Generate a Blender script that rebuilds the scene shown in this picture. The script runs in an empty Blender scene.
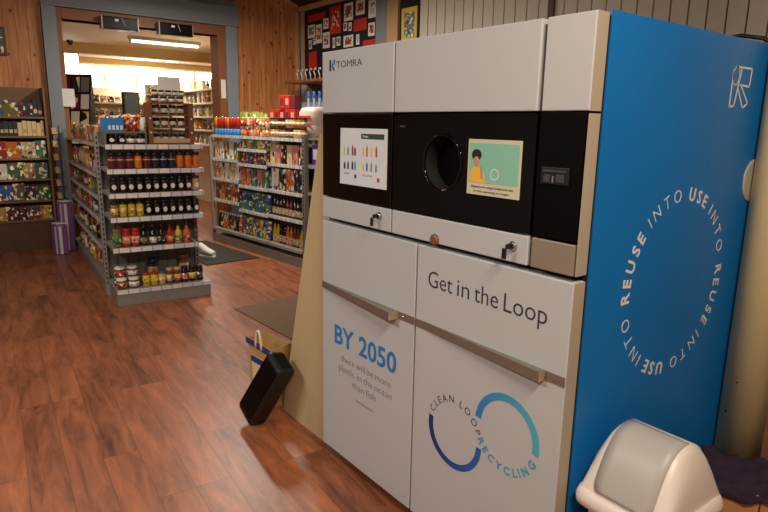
import bpy, bmesh, math, random
from mathutils import Matrix, Vector
random.seed(7)
SC = bpy.context.scene
COL = SC.collection
PI = math.pi

# ------------------------------------------------------------------ camera
cam_d = bpy.data.cameras.new('camera'); cam = bpy.data.objects.new('camera', cam_d); COL.objects.link(cam)
yaw, pitch, roll = 0.9217, -0.2124, 0.0187
f = Vector((-math.sin(yaw)*math.cos(pitch), math.cos(yaw)*math.cos(pitch), math.sin(pitch)))
r0 = Vector((math.cos(yaw), math.sin(yaw), 0)); u0 = r0.cross(f)
r = r0*math.cos(roll) + u0*math.sin(roll); u = -r0*math.sin(roll) + u0*math.cos(roll)
M = Matrix((r, u, -f)).transposed().to_4x4(); M.translation = Vector((2.190, -1.330, 1.468))
cam.matrix_world = M
cam_d.sensor_width = 36; cam_d.lens = 607.23/768*36; cam_d.clip_start = 0.05
SC.camera = cam

# ------------------------------------------------------------------ light, exposure
SC.view_settings.view_transform = 'Standard'; SC.view_settings.look = 'None'
SC.view_settings.gamma = 1; SC.view_settings.use_curve_mapping = False
SC.view_settings.exposure = 0.0
w = bpy.data.worlds.new('world'); SC.world = w; w.use_nodes = True
w.node_tree.nodes['Background'].inputs[0].default_value = (0.75, 0.8, 0.9, 1)
w.node_tree.nodes['Background'].inputs[1].default_value = 0.3

def area(name, loc, size, power, color, rot=(0, 0, 0), spread=PI):
    d = bpy.data.lights.new(name, 'AREA'); d.shape = 'RECTANGLE'; d.size, d.size_y = size
    d.energy = power; d.color = color; d.spread = spread
    o = bpy.data.objects.new(name, d); COL.objects.link(o); o.location = loc; o.rotation_euler = rot
    return o
LOC_NEAR = (0.2, -2.7, 2.93); LOC_MID = (-2.4, -1.0, 2.93); LOC_RIGHT = (2.6, -0.9, 2.85); LOC_WALL_FILL = (-3.9, 1.3, 2.95)
area('ceiling_lamp_light', (LOC_NEAR[0], LOC_NEAR[1], LOC_NEAR[2]-.07), (1.3, 0.1), 70, (1.0, 0.97, 0.93))
area('ceiling_lamp_light', (LOC_MID[0], LOC_MID[1], LOC_MID[2]-.07), (1.3, 0.1), 24, (1.0, 0.92, 0.82))
area('ceiling_lamp_light', (LOC_RIGHT[0], LOC_RIGHT[1], LOC_RIGHT[2]-.07), (0.1, 1.0), 66, (1.0, 0.84, 0.66), (0, .75, 0))
area('ceiling_lamp_light', (LOC_WALL_FILL[0], LOC_WALL_FILL[1], LOC_WALL_FILL[2]-.07), (1.3, 0.1), 75, (1.0, 0.92, 0.80))  # out-of-view lamp added to brighten the pine wall and shelving
area('far_window_daylight', (-13.2, 3.0, 2.4), (2.8, 0.6), 190, (1.0, 0.95, 0.85), (0, -PI/2+.5, 0))
area('far_tube_light', (-8.55, 2.15, 2.66), (0.1, 1.1), 48, (1.0, 0.93, 0.80))
area('far_tube_light', (-11.45, 2.8, 2.66), (0.1, 1.1), 48, (1.0, 0.93, 0.80))

# ------------------------------------------------------------------ materials
MATS = {}
def nm(name):
    m = bpy.data.materials.new(name); m.use_nodes = True; MATS[name] = m
    return m, m.node_tree.nodes, m.node_tree.links, m.node_tree.nodes['Principled BSDF']
def mat(name, col, rough=0.5, metal=0.0, noise=0.06, scale=8, bump=0.0, coat=0, emis=None, es=0):
    m, N, L, P = nm(name)
    P.inputs['Roughness'].default_value = rough; P.inputs['Metallic'].default_value = metal
    if coat: P.inputs['Coat Weight'].default_value = coat; P.inputs['Coat Roughness'].default_value = .05
    tc = N.new('ShaderNodeTexCoord'); nz = N.new('ShaderNodeTexNoise'); nz.inputs['Scale'].default_value = scale
    nz.inputs['Detail'].default_value = 4
    L.new(tc.outputs['Object'], nz.inputs['Vector'])
    mx = N.new('ShaderNodeMix'); mx.data_type = 'RGBA'
    mx.inputs['A'].default_value = (*[max(0, c*(1-noise)) for c in col], 1)
    mx.inputs['B'].default_value = (*[min(1, c*(1+noise)) for c in col], 1)
    L.new(nz.outputs['Fac'], mx.inputs['Factor']); L.new(mx.outputs['Result'], P.inputs['Base Color'])
    if bump:
        b = N.new('ShaderNodeBump'); b.inputs['Strength'].default_value = bump; b.inputs['Distance'].default_value = .01
        L.new(nz.outputs['Fac'], b.inputs['Height']); L.new(b.outputs['Normal'], P.inputs['Normal'])
    if emis: P.inputs['Emission Color'].default_value = (*emis, 1); P.inputs['Emission Strength'].default_value = es
    return m
def s(r, g, b):   # sRGB 0-255 to linear
    return tuple(((c/255)/12.92 if c/255 <= .04045 else (((c/255)+.055)/1.055)**2.4) for c in (r, g, b))

mat('cream_enamel', s(184, 185, 185), .42, noise=.02)
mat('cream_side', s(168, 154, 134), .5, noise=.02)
mat('black_gloss', s(8, 7, 7), .10, noise=.02); MATS['black_gloss'].node_tree.nodes['Principled BSDF'].inputs['Specular IOR Level'].default_value = .35
mat('black_satin', s(8, 7, 7), .35, noise=.02); MATS['black_satin'].node_tree.nodes['Principled BSDF'].inputs['Specular IOR Level'].default_value = .12
mat('black_plastic', s(16, 16, 17), .45)
mat('void_black', s(5, 5, 5), .8)
mat('grey_metal', s(150, 138, 122), .42, .3)
mat('steel', s(138, 130, 120), .35, .55, scale=40)
mat('chrome', s(200, 200, 200), .12, 1)
mat('copper_end', s(205, 180, 150), .35, .6)
mat('brown_plastic', s(120, 80, 45), .4)
mat('print_blue', s(28, 120, 185), .5)
mat('print_dark', s(50, 52, 66), .5)
mat('print_grey', s(120, 118, 122), .5)
mat('print_white', s(225, 220, 210), .5)
mat('print_teal', s(60, 155, 170), .5)
mat('print_navy', s(50, 50, 90), .5)
mat('panel_board', s(190, 168, 125), .65, noise=.08, scale=30)
mat('pillar_paint', s(246, 222, 165), .45, noise=.05, scale=5)
mat('bin_white', s(225, 212, 200), .38, noise=.02)
mat('bin_grey', s(172, 166, 158), .42, noise=.02)
mat('cloth_purple', s(46, 26, 48), .9, noise=.6, scale=14, bump=.4)
mat('cardboard', s(190, 135, 80), .8, noise=.12, scale=6)
mat('grey_paint', s(128, 134, 140), .5, noise=.05)
mat('shelf_grey', s(140, 136, 128), .5, .2, noise=.1, scale=20)
mat('shelf_back', s(112, 104, 94), .6, noise=.1)
mat('wood_frame', s(138, 82, 42), .5, noise=.2, scale=14)
mat('wood_rack', s(120, 70, 36), .55, noise=.2, scale=20)
mat('wood_dark', s(84, 52, 30), .5, noise=.25, scale=10)
mat('book_board', s(120, 88, 56), .6, noise=.1, scale=6)
mat('dark_ceiling', s(70, 42, 26), .7, noise=.2)
mat('trim_wood', s(190, 150, 105), .5, noise=.1)
mat('groove_brown', s(98, 66, 36), .7)
mat('board_white', s(214, 208, 190), .5, noise=.03)
mat('wall_white', s(200, 196, 190), .7)
mat('far_cream', s(222, 206, 178), .7)
mat('far_yellow', s(212, 184, 120), .7)
mat('dark_grey', s(58, 58, 60), .6)
mat('notice_black', s(20, 20, 24), .8)
mat('mat_dark', s(52, 46, 40), .95, noise=.3, scale=80, bump=.5)
mat('mat_brown', s(112, 86, 66), .95, noise=.3, scale=80, bump=.5)
mat('pack_wrap', s(205, 180, 165), .5, noise=.15, scale=20)
mat('fabric_blue', s(36, 48, 110), .8)
mat('bag_tan', s(190, 150, 90), .8, noise=.1)
mat('bag_cream', s(215, 200, 170), .8)
mat('paper_white', s(225, 222, 215), .7)
mat('window_glow', (1, 1, 1), .5, emis=(1.0, .96, .88), es=5)
mat('tube_glow', (1, 1, 1), .5, emis=(1.0, .93, .78), es=5.0)
mat('screen_white', s(190, 190, 188), .3, emis=s(225, 226, 228), es=.14)
mat('screen_beige', s(180, 170, 140), .3, emis=s(235, 220, 180), es=.14)
mat('screen_teal', s(120, 168, 148), .3, emis=s(150, 200, 170), es=.14)
mat('skin', s(190, 140, 110), .5); mat('hair', s(25, 18, 15), .7); mat('shirt', s(225, 180, 60), .6)
mat('screen_green', s(50, 75, 60), .4)
mat('red_print', s(190, 45, 30), .55, noise=.2)
mat('yellow_print', s(225, 190, 50), .55, noise=.2)
mat('clear_wrap', s(190, 190, 185), .25, noise=.3, scale=30)

# object-colour materials: each product carries its own colour
def objmat(name, rough, coat=0, pattern=None):
    m, N, L, P = nm(name); P.inputs['Roughness'].default_value = rough
    if coat: P.inputs['Coat Weight'].default_value = coat
    oi = N.new('ShaderNodeObjectInfo')
    if not pattern:
        L.new(oi.outputs['Color'], P.inputs['Base Color']); return m
    tc = N.new('ShaderNodeTexCoord'); vm = N.new('ShaderNodeVectorMath'); vm.operation = 'ADD'
    cx = N.new('ShaderNodeCombineXYZ')
    ml = N.new('ShaderNodeMath'); ml.operation = 'MULTIPLY'; ml.inputs[1].default_value = 13.0
    L.new(oi.outputs['Random'], ml.inputs[0]); L.new(ml.outputs[0], cx.inputs[0]); L.new(ml.outputs[0], cx.inputs[2])
    L.new(tc.outputs['Object'], vm.inputs[0]); L.new(cx.outputs[0], vm.inputs[1])
    vo = N.new('ShaderNodeTexVoronoi'); vo.inputs['Scale'].default_value = pattern
    L.new(vm.outputs[0], vo.inputs['Vector'])
    sp = N.new('ShaderNodeSeparateColor'); L.new(vo.outputs['Color'], sp.inputs[0])
    rp = N.new('ShaderNodeValToRGB'); rp.color_ramp.interpolation = 'CONSTANT'
    e = rp.color_ramp.elements; e[0].position = 0; e[0].color = (0, 0, 0, 1); e[1].position = .70; e[1].color = (1, 1, 1, 1)
    L.new(sp.outputs[0], rp.inputs[0])
    r2 = N.new('ShaderNodeValToRGB'); r2.color_ramp.interpolation = 'CONSTANT'
    cols = [(0, s(235, 225, 200)), (.3, s(230, 190, 60)), (.5, s(150, 35, 25)), (.65, s(30, 40, 70)), (.8, s(245, 240, 230))]
    e = r2.color_ramp.elements
    e[0].color = (*cols[0][1], 1); e[1].position = cols[1][0]; e[1].color = (*cols[1][1], 1)
    for p_, c_ in cols[2:]:
        k = e.new(p_); k.color = (*c_, 1)
    L.new(sp.outputs[1], r2.inputs[0])
    mx = N.new('ShaderNodeMix'); mx.data_type = 'RGBA'
    L.new(rp.outputs[0], mx.inputs['Factor']); L.new(oi.outputs['Color'], mx.inputs['A']); L.new(r2.outputs[0], mx.inputs['B'])
    L.new(mx.outputs['Result'], P.inputs['Base Color'])
    return m
objmat('prod_plain', .4); objmat('prod_glass', .12, .3); objmat('prod_print', .35, 0, 38); objmat('card_print', .5, 0, 42); objmat('cover_print', .5, 0, 5.5); objmat('label_print', .5, 0, 90)

def floor_mat():
    m, N, L, P = nm('laminate_planks'); P.inputs['Roughness'].default_value = .38
    tc = N.new('ShaderNodeTexCoord'); mp = N.new('ShaderNodeMapping'); mp.inputs['Rotation'].default_value = (0, 0, math.radians(4.5))
    L.new(tc.outputs['Object'], mp.inputs['Vector'])
    br = N.new('ShaderNodeTexBrick'); br.inputs['Scale'].default_value = 1; br.inputs['Mortar Size'].default_value = .0012
    br.inputs['Brick Width'].default_value = 1.15; br.inputs['Row Height'].default_value = .145; br.inputs['Bias'].default_value = 0
    br.offset = .37; br.offset_frequency = 3
    br.inputs['Color1'].default_value = (0, 0, 0, 1); br.inputs['Color2'].default_value = (1, 1, 1, 1); br.inputs['Mortar'].default_value = (.5, .5, .5, 1)
    br.inputs['Mortar Smooth'].default_value = .1
    L.new(mp.outputs[0], br.inputs['Vector'])
    st = N.new('ShaderNodeMapping'); st.inputs['Scale'].default_value = (1.6, 9, 1); L.new(mp.outputs[0], st.inputs['Vector'])
    ad = N.new('ShaderNodeVectorMath'); ad.operation = 'ADD'; sc = N.new('ShaderNodeVectorMath'); sc.operation = 'SCALE'; sc.inputs['Scale'].default_value = 7
    L.new(br.outputs['Color'], sc.inputs[0]); L.new(st.outputs[0], ad.inputs[0]); L.new(sc.outputs[0], ad.inputs[1])
    n1 = N.new('ShaderNodeTexNoise'); n1.inputs['Scale'].default_value = 1.7; n1.inputs['Detail'].default_value = 8; n1.inputs['Roughness'].default_value = .65; n1.inputs['Distortion'].default_value = .6
    L.new(ad.outputs[0], n1.inputs['Vector'])
    # one tone per plank plus streaky grain
    ma = N.new('ShaderNodeMath'); ma.operation = 'MULTIPLY_ADD'; ma.inputs[1].default_value = .13
    bw = N.new('ShaderNodeRGBToBW'); L.new(br.outputs['Color'], bw.inputs[0]); L.new(bw.outputs[0], ma.inputs[0]); 
    m2 = N.new('ShaderNodeMath'); m2.operation = 'MULTIPLY'; m2.inputs[1].default_value = .88; L.new(n1.outputs['Fac'], m2.inputs[0]); L.new(m2.outputs[0], ma.inputs[2])
    rp = N.new('ShaderNodeValToRGB'); e = rp.color_ramp.elements
    e[0].position = .28; e[0].color = (*s(80, 42, 25), 1); e[1].position = .75; e[1].color = (*s(184, 108, 66), 1)
    k = e.new(.5); k.color = (*s(144, 84, 53), 1)
    L.new(ma.outputs[0], rp.inputs[0])
    mx = N.new('ShaderNodeMix'); mx.data_type = 'RGBA'; mx.blend_type = 'MIX'
    L.new(br.outputs['Fac'], mx.inputs['Factor']); L.new(rp.outputs[0], mx.inputs['A']); mx.inputs['B'].default_value = (*s(92, 48, 28), 1)
    L.new(mx.outputs['Result'], P.inputs['Base Color'])
    bp = N.new('ShaderNodeBump'); bp.inputs['Strength'].default_value = .12; bp.inputs['Distance'].default_value = .004
    L.new(n1.outputs['Fac'], bp.inputs['Height']); L.new(bp.outputs[0], P.inputs['Normal'])
floor_mat()

def pine_mat():
    m, N, L, P = nm('knotty_pine'); P.inputs['Roughness'].default_value = .45
    tc = N.new('ShaderNodeTexCoord'); sx = N.new('ShaderNodeSeparateXYZ'); L.new(tc.outputs['Object'], sx.inputs[0])
    # boards run up the wall, 0.115 m wide along y
    dv = N.new('ShaderNodeMath'); dv.operation = 'DIVIDE'; dv.inputs[1].default_value = .115; L.new(sx.outputs['Y'], dv.inputs[0])
    fl = N.new('ShaderNodeMath'); fl.operation = 'FLOOR'; L.new(dv.outputs[0], fl.inputs[0])
    fr = N.new('ShaderNodeMath'); fr.operation = 'FRACT'; L.new(dv.outputs[0], fr.inputs[0])
    wn = N.new('ShaderNodeTexWhiteNoise'); wn.noise_dimensions = '1D'; L.new(fl.outputs[0], wn.inputs['W'])
    mp = N.new('ShaderNodeMapping'); mp.inputs['Scale'].default_value = (3, 14, 1.2); L.new(tc.outputs['Object'], mp.inputs['Vector'])
    ad = N.new('ShaderNodeVectorMath'); ad.operation = 'ADD'; L.new(mp.outputs[0], ad.inputs[0])
    sc = N.new('ShaderNodeVectorMath'); sc.operation = 'SCALE'; sc.inputs['Scale'].default_value = 9; L.new(wn.outputs['Color'], sc.inputs[0]); L.new(sc.outputs[0], ad.inputs[1])
    n1 = N.new('ShaderNodeTexNoise'); n1.inputs['Scale'].default_value = 1.5; n1.inputs['Detail'].default_value = 6; n1.inputs['Distortion'].default_value = 1.2
    L.new(ad.outputs[0], n1.inputs['Vector'])
    rp = N.new('ShaderNodeValToRGB'); e = rp.color_ramp.elements
    e[0].position = .3; e[0].color = (*s(164, 96, 50), 1); e[1].position = .7; e[1].color = (*s(208, 140, 80), 1)
    L.new(n1.outputs['Fac'], rp.inputs[0])
    # knots
    mk = N.new('ShaderNodeMapping'); mk.inputs['Scale'].default_value = (1, 1, .8); L.new(tc.outputs['Object'], mk.inputs['Vector'])
    vo = N.new('ShaderNodeTexVoronoi'); vo.inputs['Scale'].default_value = 9.5; L.new(mk.outputs[0], vo.inputs['Vector'])
    rk = N.new('ShaderNodeValToRGB'); e = rk.color_ramp.elements; e[0].position = .09; e[0].color = (1, 1, 1, 1); e[1].position = .19; e[1].color = (0, 0, 0, 1)
    L.new(vo.outputs['Distance'], rk.inputs[0])
    mx = N.new('ShaderNodeMix'); mx.data_type = 'RGBA'; L.new(rk.outputs[0], mx.inputs['Factor']); L.new(rp.outputs[0], mx.inputs['A']); mx.inputs['B'].default_value = (*s(86, 44, 20), 1)
    hv = N.new('ShaderNodeHueSaturation'); L.new(mx.outputs['Result'], hv.inputs['Color'])
    mr = N.new('ShaderNodeMapRange'); mr.inputs['To Min'].default_value = .92; mr.inputs['To Max'].default_value = 1.1
    L.new(wn.outputs['Value'], mr.inputs['Value']); L.new(mr.outputs[0], hv.inputs['Value'])
    lt = N.new('ShaderNodeMath'); lt.operation = 'LESS_THAN'; lt.inputs[1].default_value = .05; L.new(fr.outputs[0], lt.inputs[0])
    m3 = N.new('ShaderNodeMix'); m3.data_type = 'RGBA'; L.new(lt.outputs[0], m3.inputs['Factor']); L.new(hv.outputs[0], m3.inputs['A']); m3.inputs['B'].default_value = (*s(136, 82, 44), 1)
    L.new(m3.outputs['Result'], P.inputs['Base Color'])
pine_mat()

def grad_mat(name, x0, x1, c0, c1):
    m, N, L, P = nm(name); P.inputs['Roughness'].default_value = .5
    tc = N.new('ShaderNodeTexCoord'); sx = N.new('ShaderNodeSeparateXYZ'); L.new(tc.outputs['Object'], sx.inputs[0])
    mr = N.new('ShaderNodeMapRange'); mr.inputs['From Min'].default_value = x0; mr.inputs['From Max'].default_value = x1
    L.new(sx.outputs['X'], mr.inputs['Value'])
    rp = N.new('ShaderNodeValToRGB'); e = rp.color_ramp.elements; e[0].color = (*c0, 1); e[1].color = (*c1, 1)
    L.new(mr.outputs[0], rp.inputs[0]); L.new(rp.outputs[0], P.inputs['Base Color'])
grad_mat('arc_navy', .72, .98, s(28, 34, 96), s(32, 96, 176))
grad_mat('arc_cyan', .93, 1.2, s(36, 118, 182), s(78, 172, 190))

def rail_mat():
    m, N, L, P = nm('price_rail'); P.inputs['Roughness'].default_value = .4
    tc = N.new('ShaderNodeTexCoord'); br = N.new('ShaderNodeTexBrick'); br.inputs['Scale'].default_value = 1
    br.inputs['Brick Width'].default_value = .085; br.inputs['Row Height'].default_value = .3; br.inputs['Mortar Size'].default_value = .006
    br.inputs['Color1'].default_value = (*s(232, 226, 216), 1); br.inputs['Color2'].default_value = (*s(188, 190, 210), 1); br.inputs['Mortar'].default_value = (*s(170, 160, 145), 1)
    L.new(tc.outputs['Object'], br.inputs['Vector']); L.new(br.outputs['Color'], P.inputs['Base Color'])
rail_mat()
def blue_mat():
    m, N, L, P = nm('blue_film'); P.inputs['Roughness'].default_value = .42
    P.inputs['Specular IOR Level'].default_value = .5
    tc = N.new('ShaderNodeTexCoord'); n = N.new('ShaderNodeTexNoise'); n.inputs['Scale'].default_value = 3
    L.new(tc.outputs['Object'], n.inputs['Vector'])
    mx = N.new('ShaderNodeMix'); mx.data_type = 'RGBA'; mx.inputs['A'].default_value = (*s(6, 104, 176), 1); mx.inputs['B'].default_value = (*s(10, 114, 186), 1)
    L.new(n.outputs['Fac'], mx.inputs['Factor']); L.new(mx.outputs['Result'], P.inputs['Base Color'])
blue_mat()

# ------------------------------------------------------------------ mesh helpers
class MB:
    def __init__(self): self.v = []; self.f = []; self.m = []; self.sm = []
    def add(self, vs, fs, mi=0, smooth=False):
        b = len(self.v); self.v += [tuple(p) for p in vs]
        for q in fs: self.f.append([b+i for i in q]); self.m.append(mi); self.sm.append(smooth)
        return self
    def box(self, x0, x1, y0, y1, z0, z1, mi=0, bev=0):
        if bev > 0:
            b = min(bev, (x1-x0)*.45, (y1-y0)*.45, (z1-z0)*.45)
            bm = bmesh.new(); bmesh.ops.create_cube(bm, size=1)
            for v in bm.verts:
                v.co = Vector((x0 if v.co.x < 0 else x1, y0 if v.co.y < 0 else y1, z0 if v.co.z < 0 else z1))
            bmesh.ops.bevel(bm, geom=list(bm.edges), offset=b, segments=2, affect='EDGES', profile=.5)
            bm.verts.index_update()
            self.add([v.co[:] for v in bm.verts], [[v.index for v in q.verts] for q in bm.faces], mi); bm.free(); return self
        vs = [(x0,y0,z0),(x1,y0,z0),(x1,y1,z0),(x0,y1,z0),(x0,y0,z1),(x1,y0,z1),(x1,y1,z1),(x0,y1,z1)]
        return self.add(vs, [(0,3,2,1),(4,5,6,7),(0,1,5,4),(1,2,6,5),(2,3,7,6),(3,0,4,7)], mi)
    def lathe(self, prof, n=16, c=(0,0,0), axis='z', mi=0, smooth=True, caps=True):
        vs = []
        for (rr, h) in prof:
            for k in range(n):
                a = 2*PI*k/n; x, y = rr*math.cos(a), rr*math.sin(a)
                p = (x, y, h) if axis == 'z' else ((x, -h, y) if axis == 'y' else (h, x, y))
                vs.append((p[0]+c[0], p[1]+c[1], p[2]+c[2]))
        fs = []
        for i in range(len(prof)-1):
            for k in range(n):
                fs.append((i*n+k, i*n+(k+1) % n, (i+1)*n+(k+1) % n, (i+1)*n+k))
        self.add(vs, fs, mi, smooth)
        if caps:
            b = len(self.v)-len(vs)
            self.f.append([b+k for k in range(n)][::-1]); self.m.append(mi); self.sm.append(False)
            self.f.append([b+(len(prof)-1)*n+k for k in range(n)]); self.m.append(mi); self.sm.append(False)
        return self
    def prism(self, pts, d, mi=0):   # pts: 3-D outline, d: extrusion vector
        n = len(pts); d = Vector(d); p = [Vector(q) for q in pts]
        vs = p+[q+d for q in p]
        return self.add(vs, [list(range(n))[::-1], list(range(n, 2*n))]+[(i, (i+1) % n, n+(i+1) % n, n+i) for i in range(n)], mi)
    def tube(self, pts, rad, n=8, mi=0):
        P = [Vector(q) for q in pts]; vs = []; 
        ref = Vector((0.13, .21, 1)).normalized()
        for i, q in enumerate(P):
            t = (P[min(i+1, len(P)-1)]-P[max(i-1, 0)]).normalized()
            a = t.cross(ref); a = a.normalized() if a.length > 1e-4 else Vector((1, 0, 0)); b = t.cross(a)
            rr = rad[i] if isinstance(rad, (list, tuple)) else rad
            for k in range(n):
                th = 2*PI*k/n; vs.append(q+a*rr*math.cos(th)+b*rr*math.sin(th))
        fs = [(i*n+k, i*n+(k+1) % n, (i+1)*n+(k+1) % n, (i+1)*n+k) for i in range(len(P)-1) for k in range(n)]
        fs += [list(range(n))[::-1], [(len(P)-1)*n+k for k in range(n)]]
        return self.add(vs, fs, mi, True)
    def mesh(self, name, mats):
        me = bpy.data.meshes.new(name); me.from_pydata(self.v, [], self.f)
        for k in (mats if isinstance(mats, (list, tuple)) else [mats]): me.materials.append(MATS[k])
        for p, mi, sm in zip(me.polygons, self.m, self.sm): p.material_index = mi; p.use_smooth = sm
        bm = bmesh.new(); bm.from_mesh(me); bmesh.ops.recalc_face_normals(bm, faces=bm.faces); bm.to_mesh(me); bm.free()
        return me
    def build(self, name, mats, parent=None, loc=None, rotz=0):
        o = bpy.data.objects.new(name, self.mesh(name, mats)); COL.objects.link(o)
        if parent: o.parent = parent
        if loc: o.location = loc
        o.rotation_euler.z = rotz
        return o

USED = {}
def tag(o, label=None, cat=None, group=None, kind=None):
    if label:
        if cat and not group_shared(group):
            if label in USED: print('DUP LABEL', label)
            USED[label] = 1
        o['label'] = label
    if cat: o['category'] = cat
    if group: o['group'] = group
    if kind: o['kind'] = kind
    return o
def group_shared(g): return False
def thing(name, label, cat, loc=(0, 0, 0), rotz=0, group=None):
    o = bpy.data.objects.new(name, None); COL.objects.link(o); o.empty_display_size = .1
    o.location = loc; o.rotation_euler.z = rotz
    return tag(o, label, cat, group)
def struct(name, mb, m):
    o = mb.build(name, m); o['kind'] = 'structure'; return o

def glyph_mesh(txt, size, offset=0.0, align='LEFT', sx=1.0):
    c = bpy.data.curves.new('t', 'FONT'); c.body = txt; c.size = size; c.offset = offset; c.extrude = .0004; c.align_x = align
    c.resolution_u = 3
    o = bpy.data.objects.new('t', c); COL.objects.link(o)
    dg = bpy.context.evaluated_depsgraph_get(); me = bpy.data.meshes.new_from_object(o.evaluated_get(dg))
    bpy.data.objects.remove(o)
    if sx != 1.0:
        for v in me.vertices: v.co.x *= sx
    return me
def adv(txt, size, sx=1.0):
    def wd(t):
        me = glyph_mesh(t, size); xs = [v.co.x for v in me.vertices]; return (max(xs)-min(xs)) if xs else 0
    return (wd('|'+txt+'|')-wd('||'))*sx
def join_text(name, items, m, parent):   # items: (mesh, 4x4 matrix)
    bm = bmesh.new()
    for me, mx in items:
        t = me.copy(); t.transform(mx); bm.from_mesh(t); bpy.data.meshes.remove(t)
    me = bpy.data.meshes.new(name); bm.to_mesh(me); bm.free(); me.materials.clear(); me.materials.append(MATS[m])
    for p in me.polygons: p.material_index = 0
    o = bpy.data.objects.new(name, me); COL.objects.link(o); o.parent = parent
    return o
FRONT = Matrix(((1,0,0,0),(0,0,-1,0),(0,1,0,0),(0,0,0,1)))      # text x->x, y->z, z->-y
SIDE = Matrix(((0,0,1,0),(1,0,0,0),(0,1,0,0),(0,0,0,1)))        # text x->y, y->z, z->x
def flat_text(name, txt, x, z, width, cap, m, parent, y=-.0006, off=0.0, tilt=0.0):
    size = cap/0.73
    if ' ' in txt and cap > .02:
        full = adv(txt, size); k = width/full; pos = 0
        for wd_ in txt.split(' '):
            w_ = adv(wd_, size); flat_text(name, wd_, x+pos*k, z, w_*k*.985, cap, m, parent, y, off); pos += w_+adv('n n', size)-adv('nn', size)
        return
    me = glyph_mesh(txt, size, off); xs = [v.co.x for v in me.vertices]; k = width/(max(xs)-min(xs)); x0 = min(xs)
    for v in me.vertices: v.co.x = (v.co.x-x0)*k
    return join_text(name, [(me, Matrix.Translation((x, y, z)) @ FRONT @ Matrix.Rotation(tilt, 4, 'Z'))], m, parent)
def ring_text(name, words, cx, cz, rad, cap, basis, plane, m, parent, start, total, outward=True, y0=0):
    """words: list of (text, stroke offset). Letters spread over `total` radians clockwise from `start` (outward) or counter-clockwise."""
    size = cap/0.73; items = []; seq = []
    for t, off in words:
        for ch in t: seq.append((ch, off, adv(ch, size) if ch != ' ' else size*.30))
    W = sum(q[2] for q in seq); pos = 0
    for ch, off, a in seq+[(' ', 0, 0)]:
        mid = (pos+a/2)/W; pos += a
        if ch == ' ':
            if items: join_text(name, items, m, parent)
            items = []; continue
        me = glyph_mesh(ch, size, off, 'CENTER')
        if outward:
            th = start-total*mid; rot = th-PI/2; rb = rad
        else:
            th = start+total*mid; rot = th+PI/2; rb = rad+cap
        px, pz = cx+rb*math.cos(th), cz+rb*math.sin(th)
        T = Matrix.Translation(Vector((px, y0, pz)) if basis is FRONT else Vector((y0, px, pz)))
        items.append((me, T @ basis @ Matrix.Rotation(rot, 4, 'Z')))

# ================================================================== SETTING
struct('floor', MB().box(-14, 4.2, -5.2, 6.0, -.1, 0), 'laminate_planks')
YB, XW = 3.2, -5.85
# pine wall with the doorway
def ceil_z(y): return 3.07+.4*(YB-y) if y > -.6 else 4.59-.4*(-.6-y)
mb = MB()
def wallslab(y0, y1, z0, z1a, z1b):
    mb.prism([(XW, y0, z0), (XW, y1, z0), (XW, y1, z1b), (XW, y0, z1a)], (-.2, 0, 0))
wallslab(1.96, YB, 0, ceil_z(1.96), ceil_z(YB)); wallslab(-.6, .10, 0, ceil_z(-.6), ceil_z(.1))
wallslab(-5.0, -.6, 0, ceil_z(-5), ceil_z(-.6)); wallslab(.10, 1.96, 2.58, ceil_z(.1), ceil_z(1.96))
struct('wall_left', mb, 'knotty_pine')
struct('wall_back', MB().box(-6.05, 4.2, YB, YB+.15, 0, 3.4), 'wall_white')
struct('wall_right', MB().box(3.7, 3.85, -5.0, YB, 0, 4.6), 'wall_white')
struct('wall_front', MB().box(-6.05, 3.85, -5.15, -5.0, 0, 4.6), 'wall_white')
mb = MB()
mb.prism([(-6.05, YB+.1, ceil_z(YB+.1)), (-6.05, -.6, 4.59), (-6.05, -.6, 4.69), (-6.05, YB+.1, ceil_z(YB+.1)+.1)], (10, 0, 0))
mb.prism([(-6.05, -5.15, ceil_z(-5.15)), (-6.05, -.6, 4.59), (-6.05, -.6, 4.69), (-6.05, -5.15, ceil_z(-5.15)+.1)], (10, 0, 0))
struct('ceiling', mb, 'dark_ceiling')
struct('trim_1', MB().box(XW+.01, 3.69, YB-.05, YB-.001, 3.0, 3.07, bev=.008), 'trim_wood')
mb = MB(); mb.prism([(XW+.001, YB-.06, ceil_z(YB-.06)-.045), (XW+.001, 2.0, ceil_z(2.0)-.045), (XW+.001, 2.0, ceil_z(2.0)-.005), (XW+.001, YB-.06, ceil_z(YB-.06)-.005)], (.03, 0, 0))
struct('trim_2', mb, 'trim_wood')
# boarded (grooved) wall behind the machine
mb = MB(); mb.box(-3.19, 3.69, YB-.03, YB-.001, 0, 2.99, 1)
x = -3.16; bw = .135; k = 0
while x < 3.6:
    mb.box(x+.006, min(x+bw-.006, 3.68), YB-.045, YB-.03, 0, 2.99, 0, .002); x += bw; k += 1
struct('trim_3', mb, ['board_white', 'groove_brown'])
struct('trim_4', MB().box(-1.42, -1.36, YB-.07, YB-.046, 0, 2.99), 'wood_dark')
struct('trim_5', MB().box(-3.95, -3.73, YB-.06, YB-.001, 0, 2.99), 'grey_paint')
struct('trim_6', MB().box(-3.72, -3.52, YB-.07, YB-.001, 0, 2.99, bev=.005), 'trim_wood')
struct('trim_7', MB().box(XW+.001, XW+.06, YB-.10, YB-.052, 0, 2.99, bev=.005), 'trim_wood')
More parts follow.
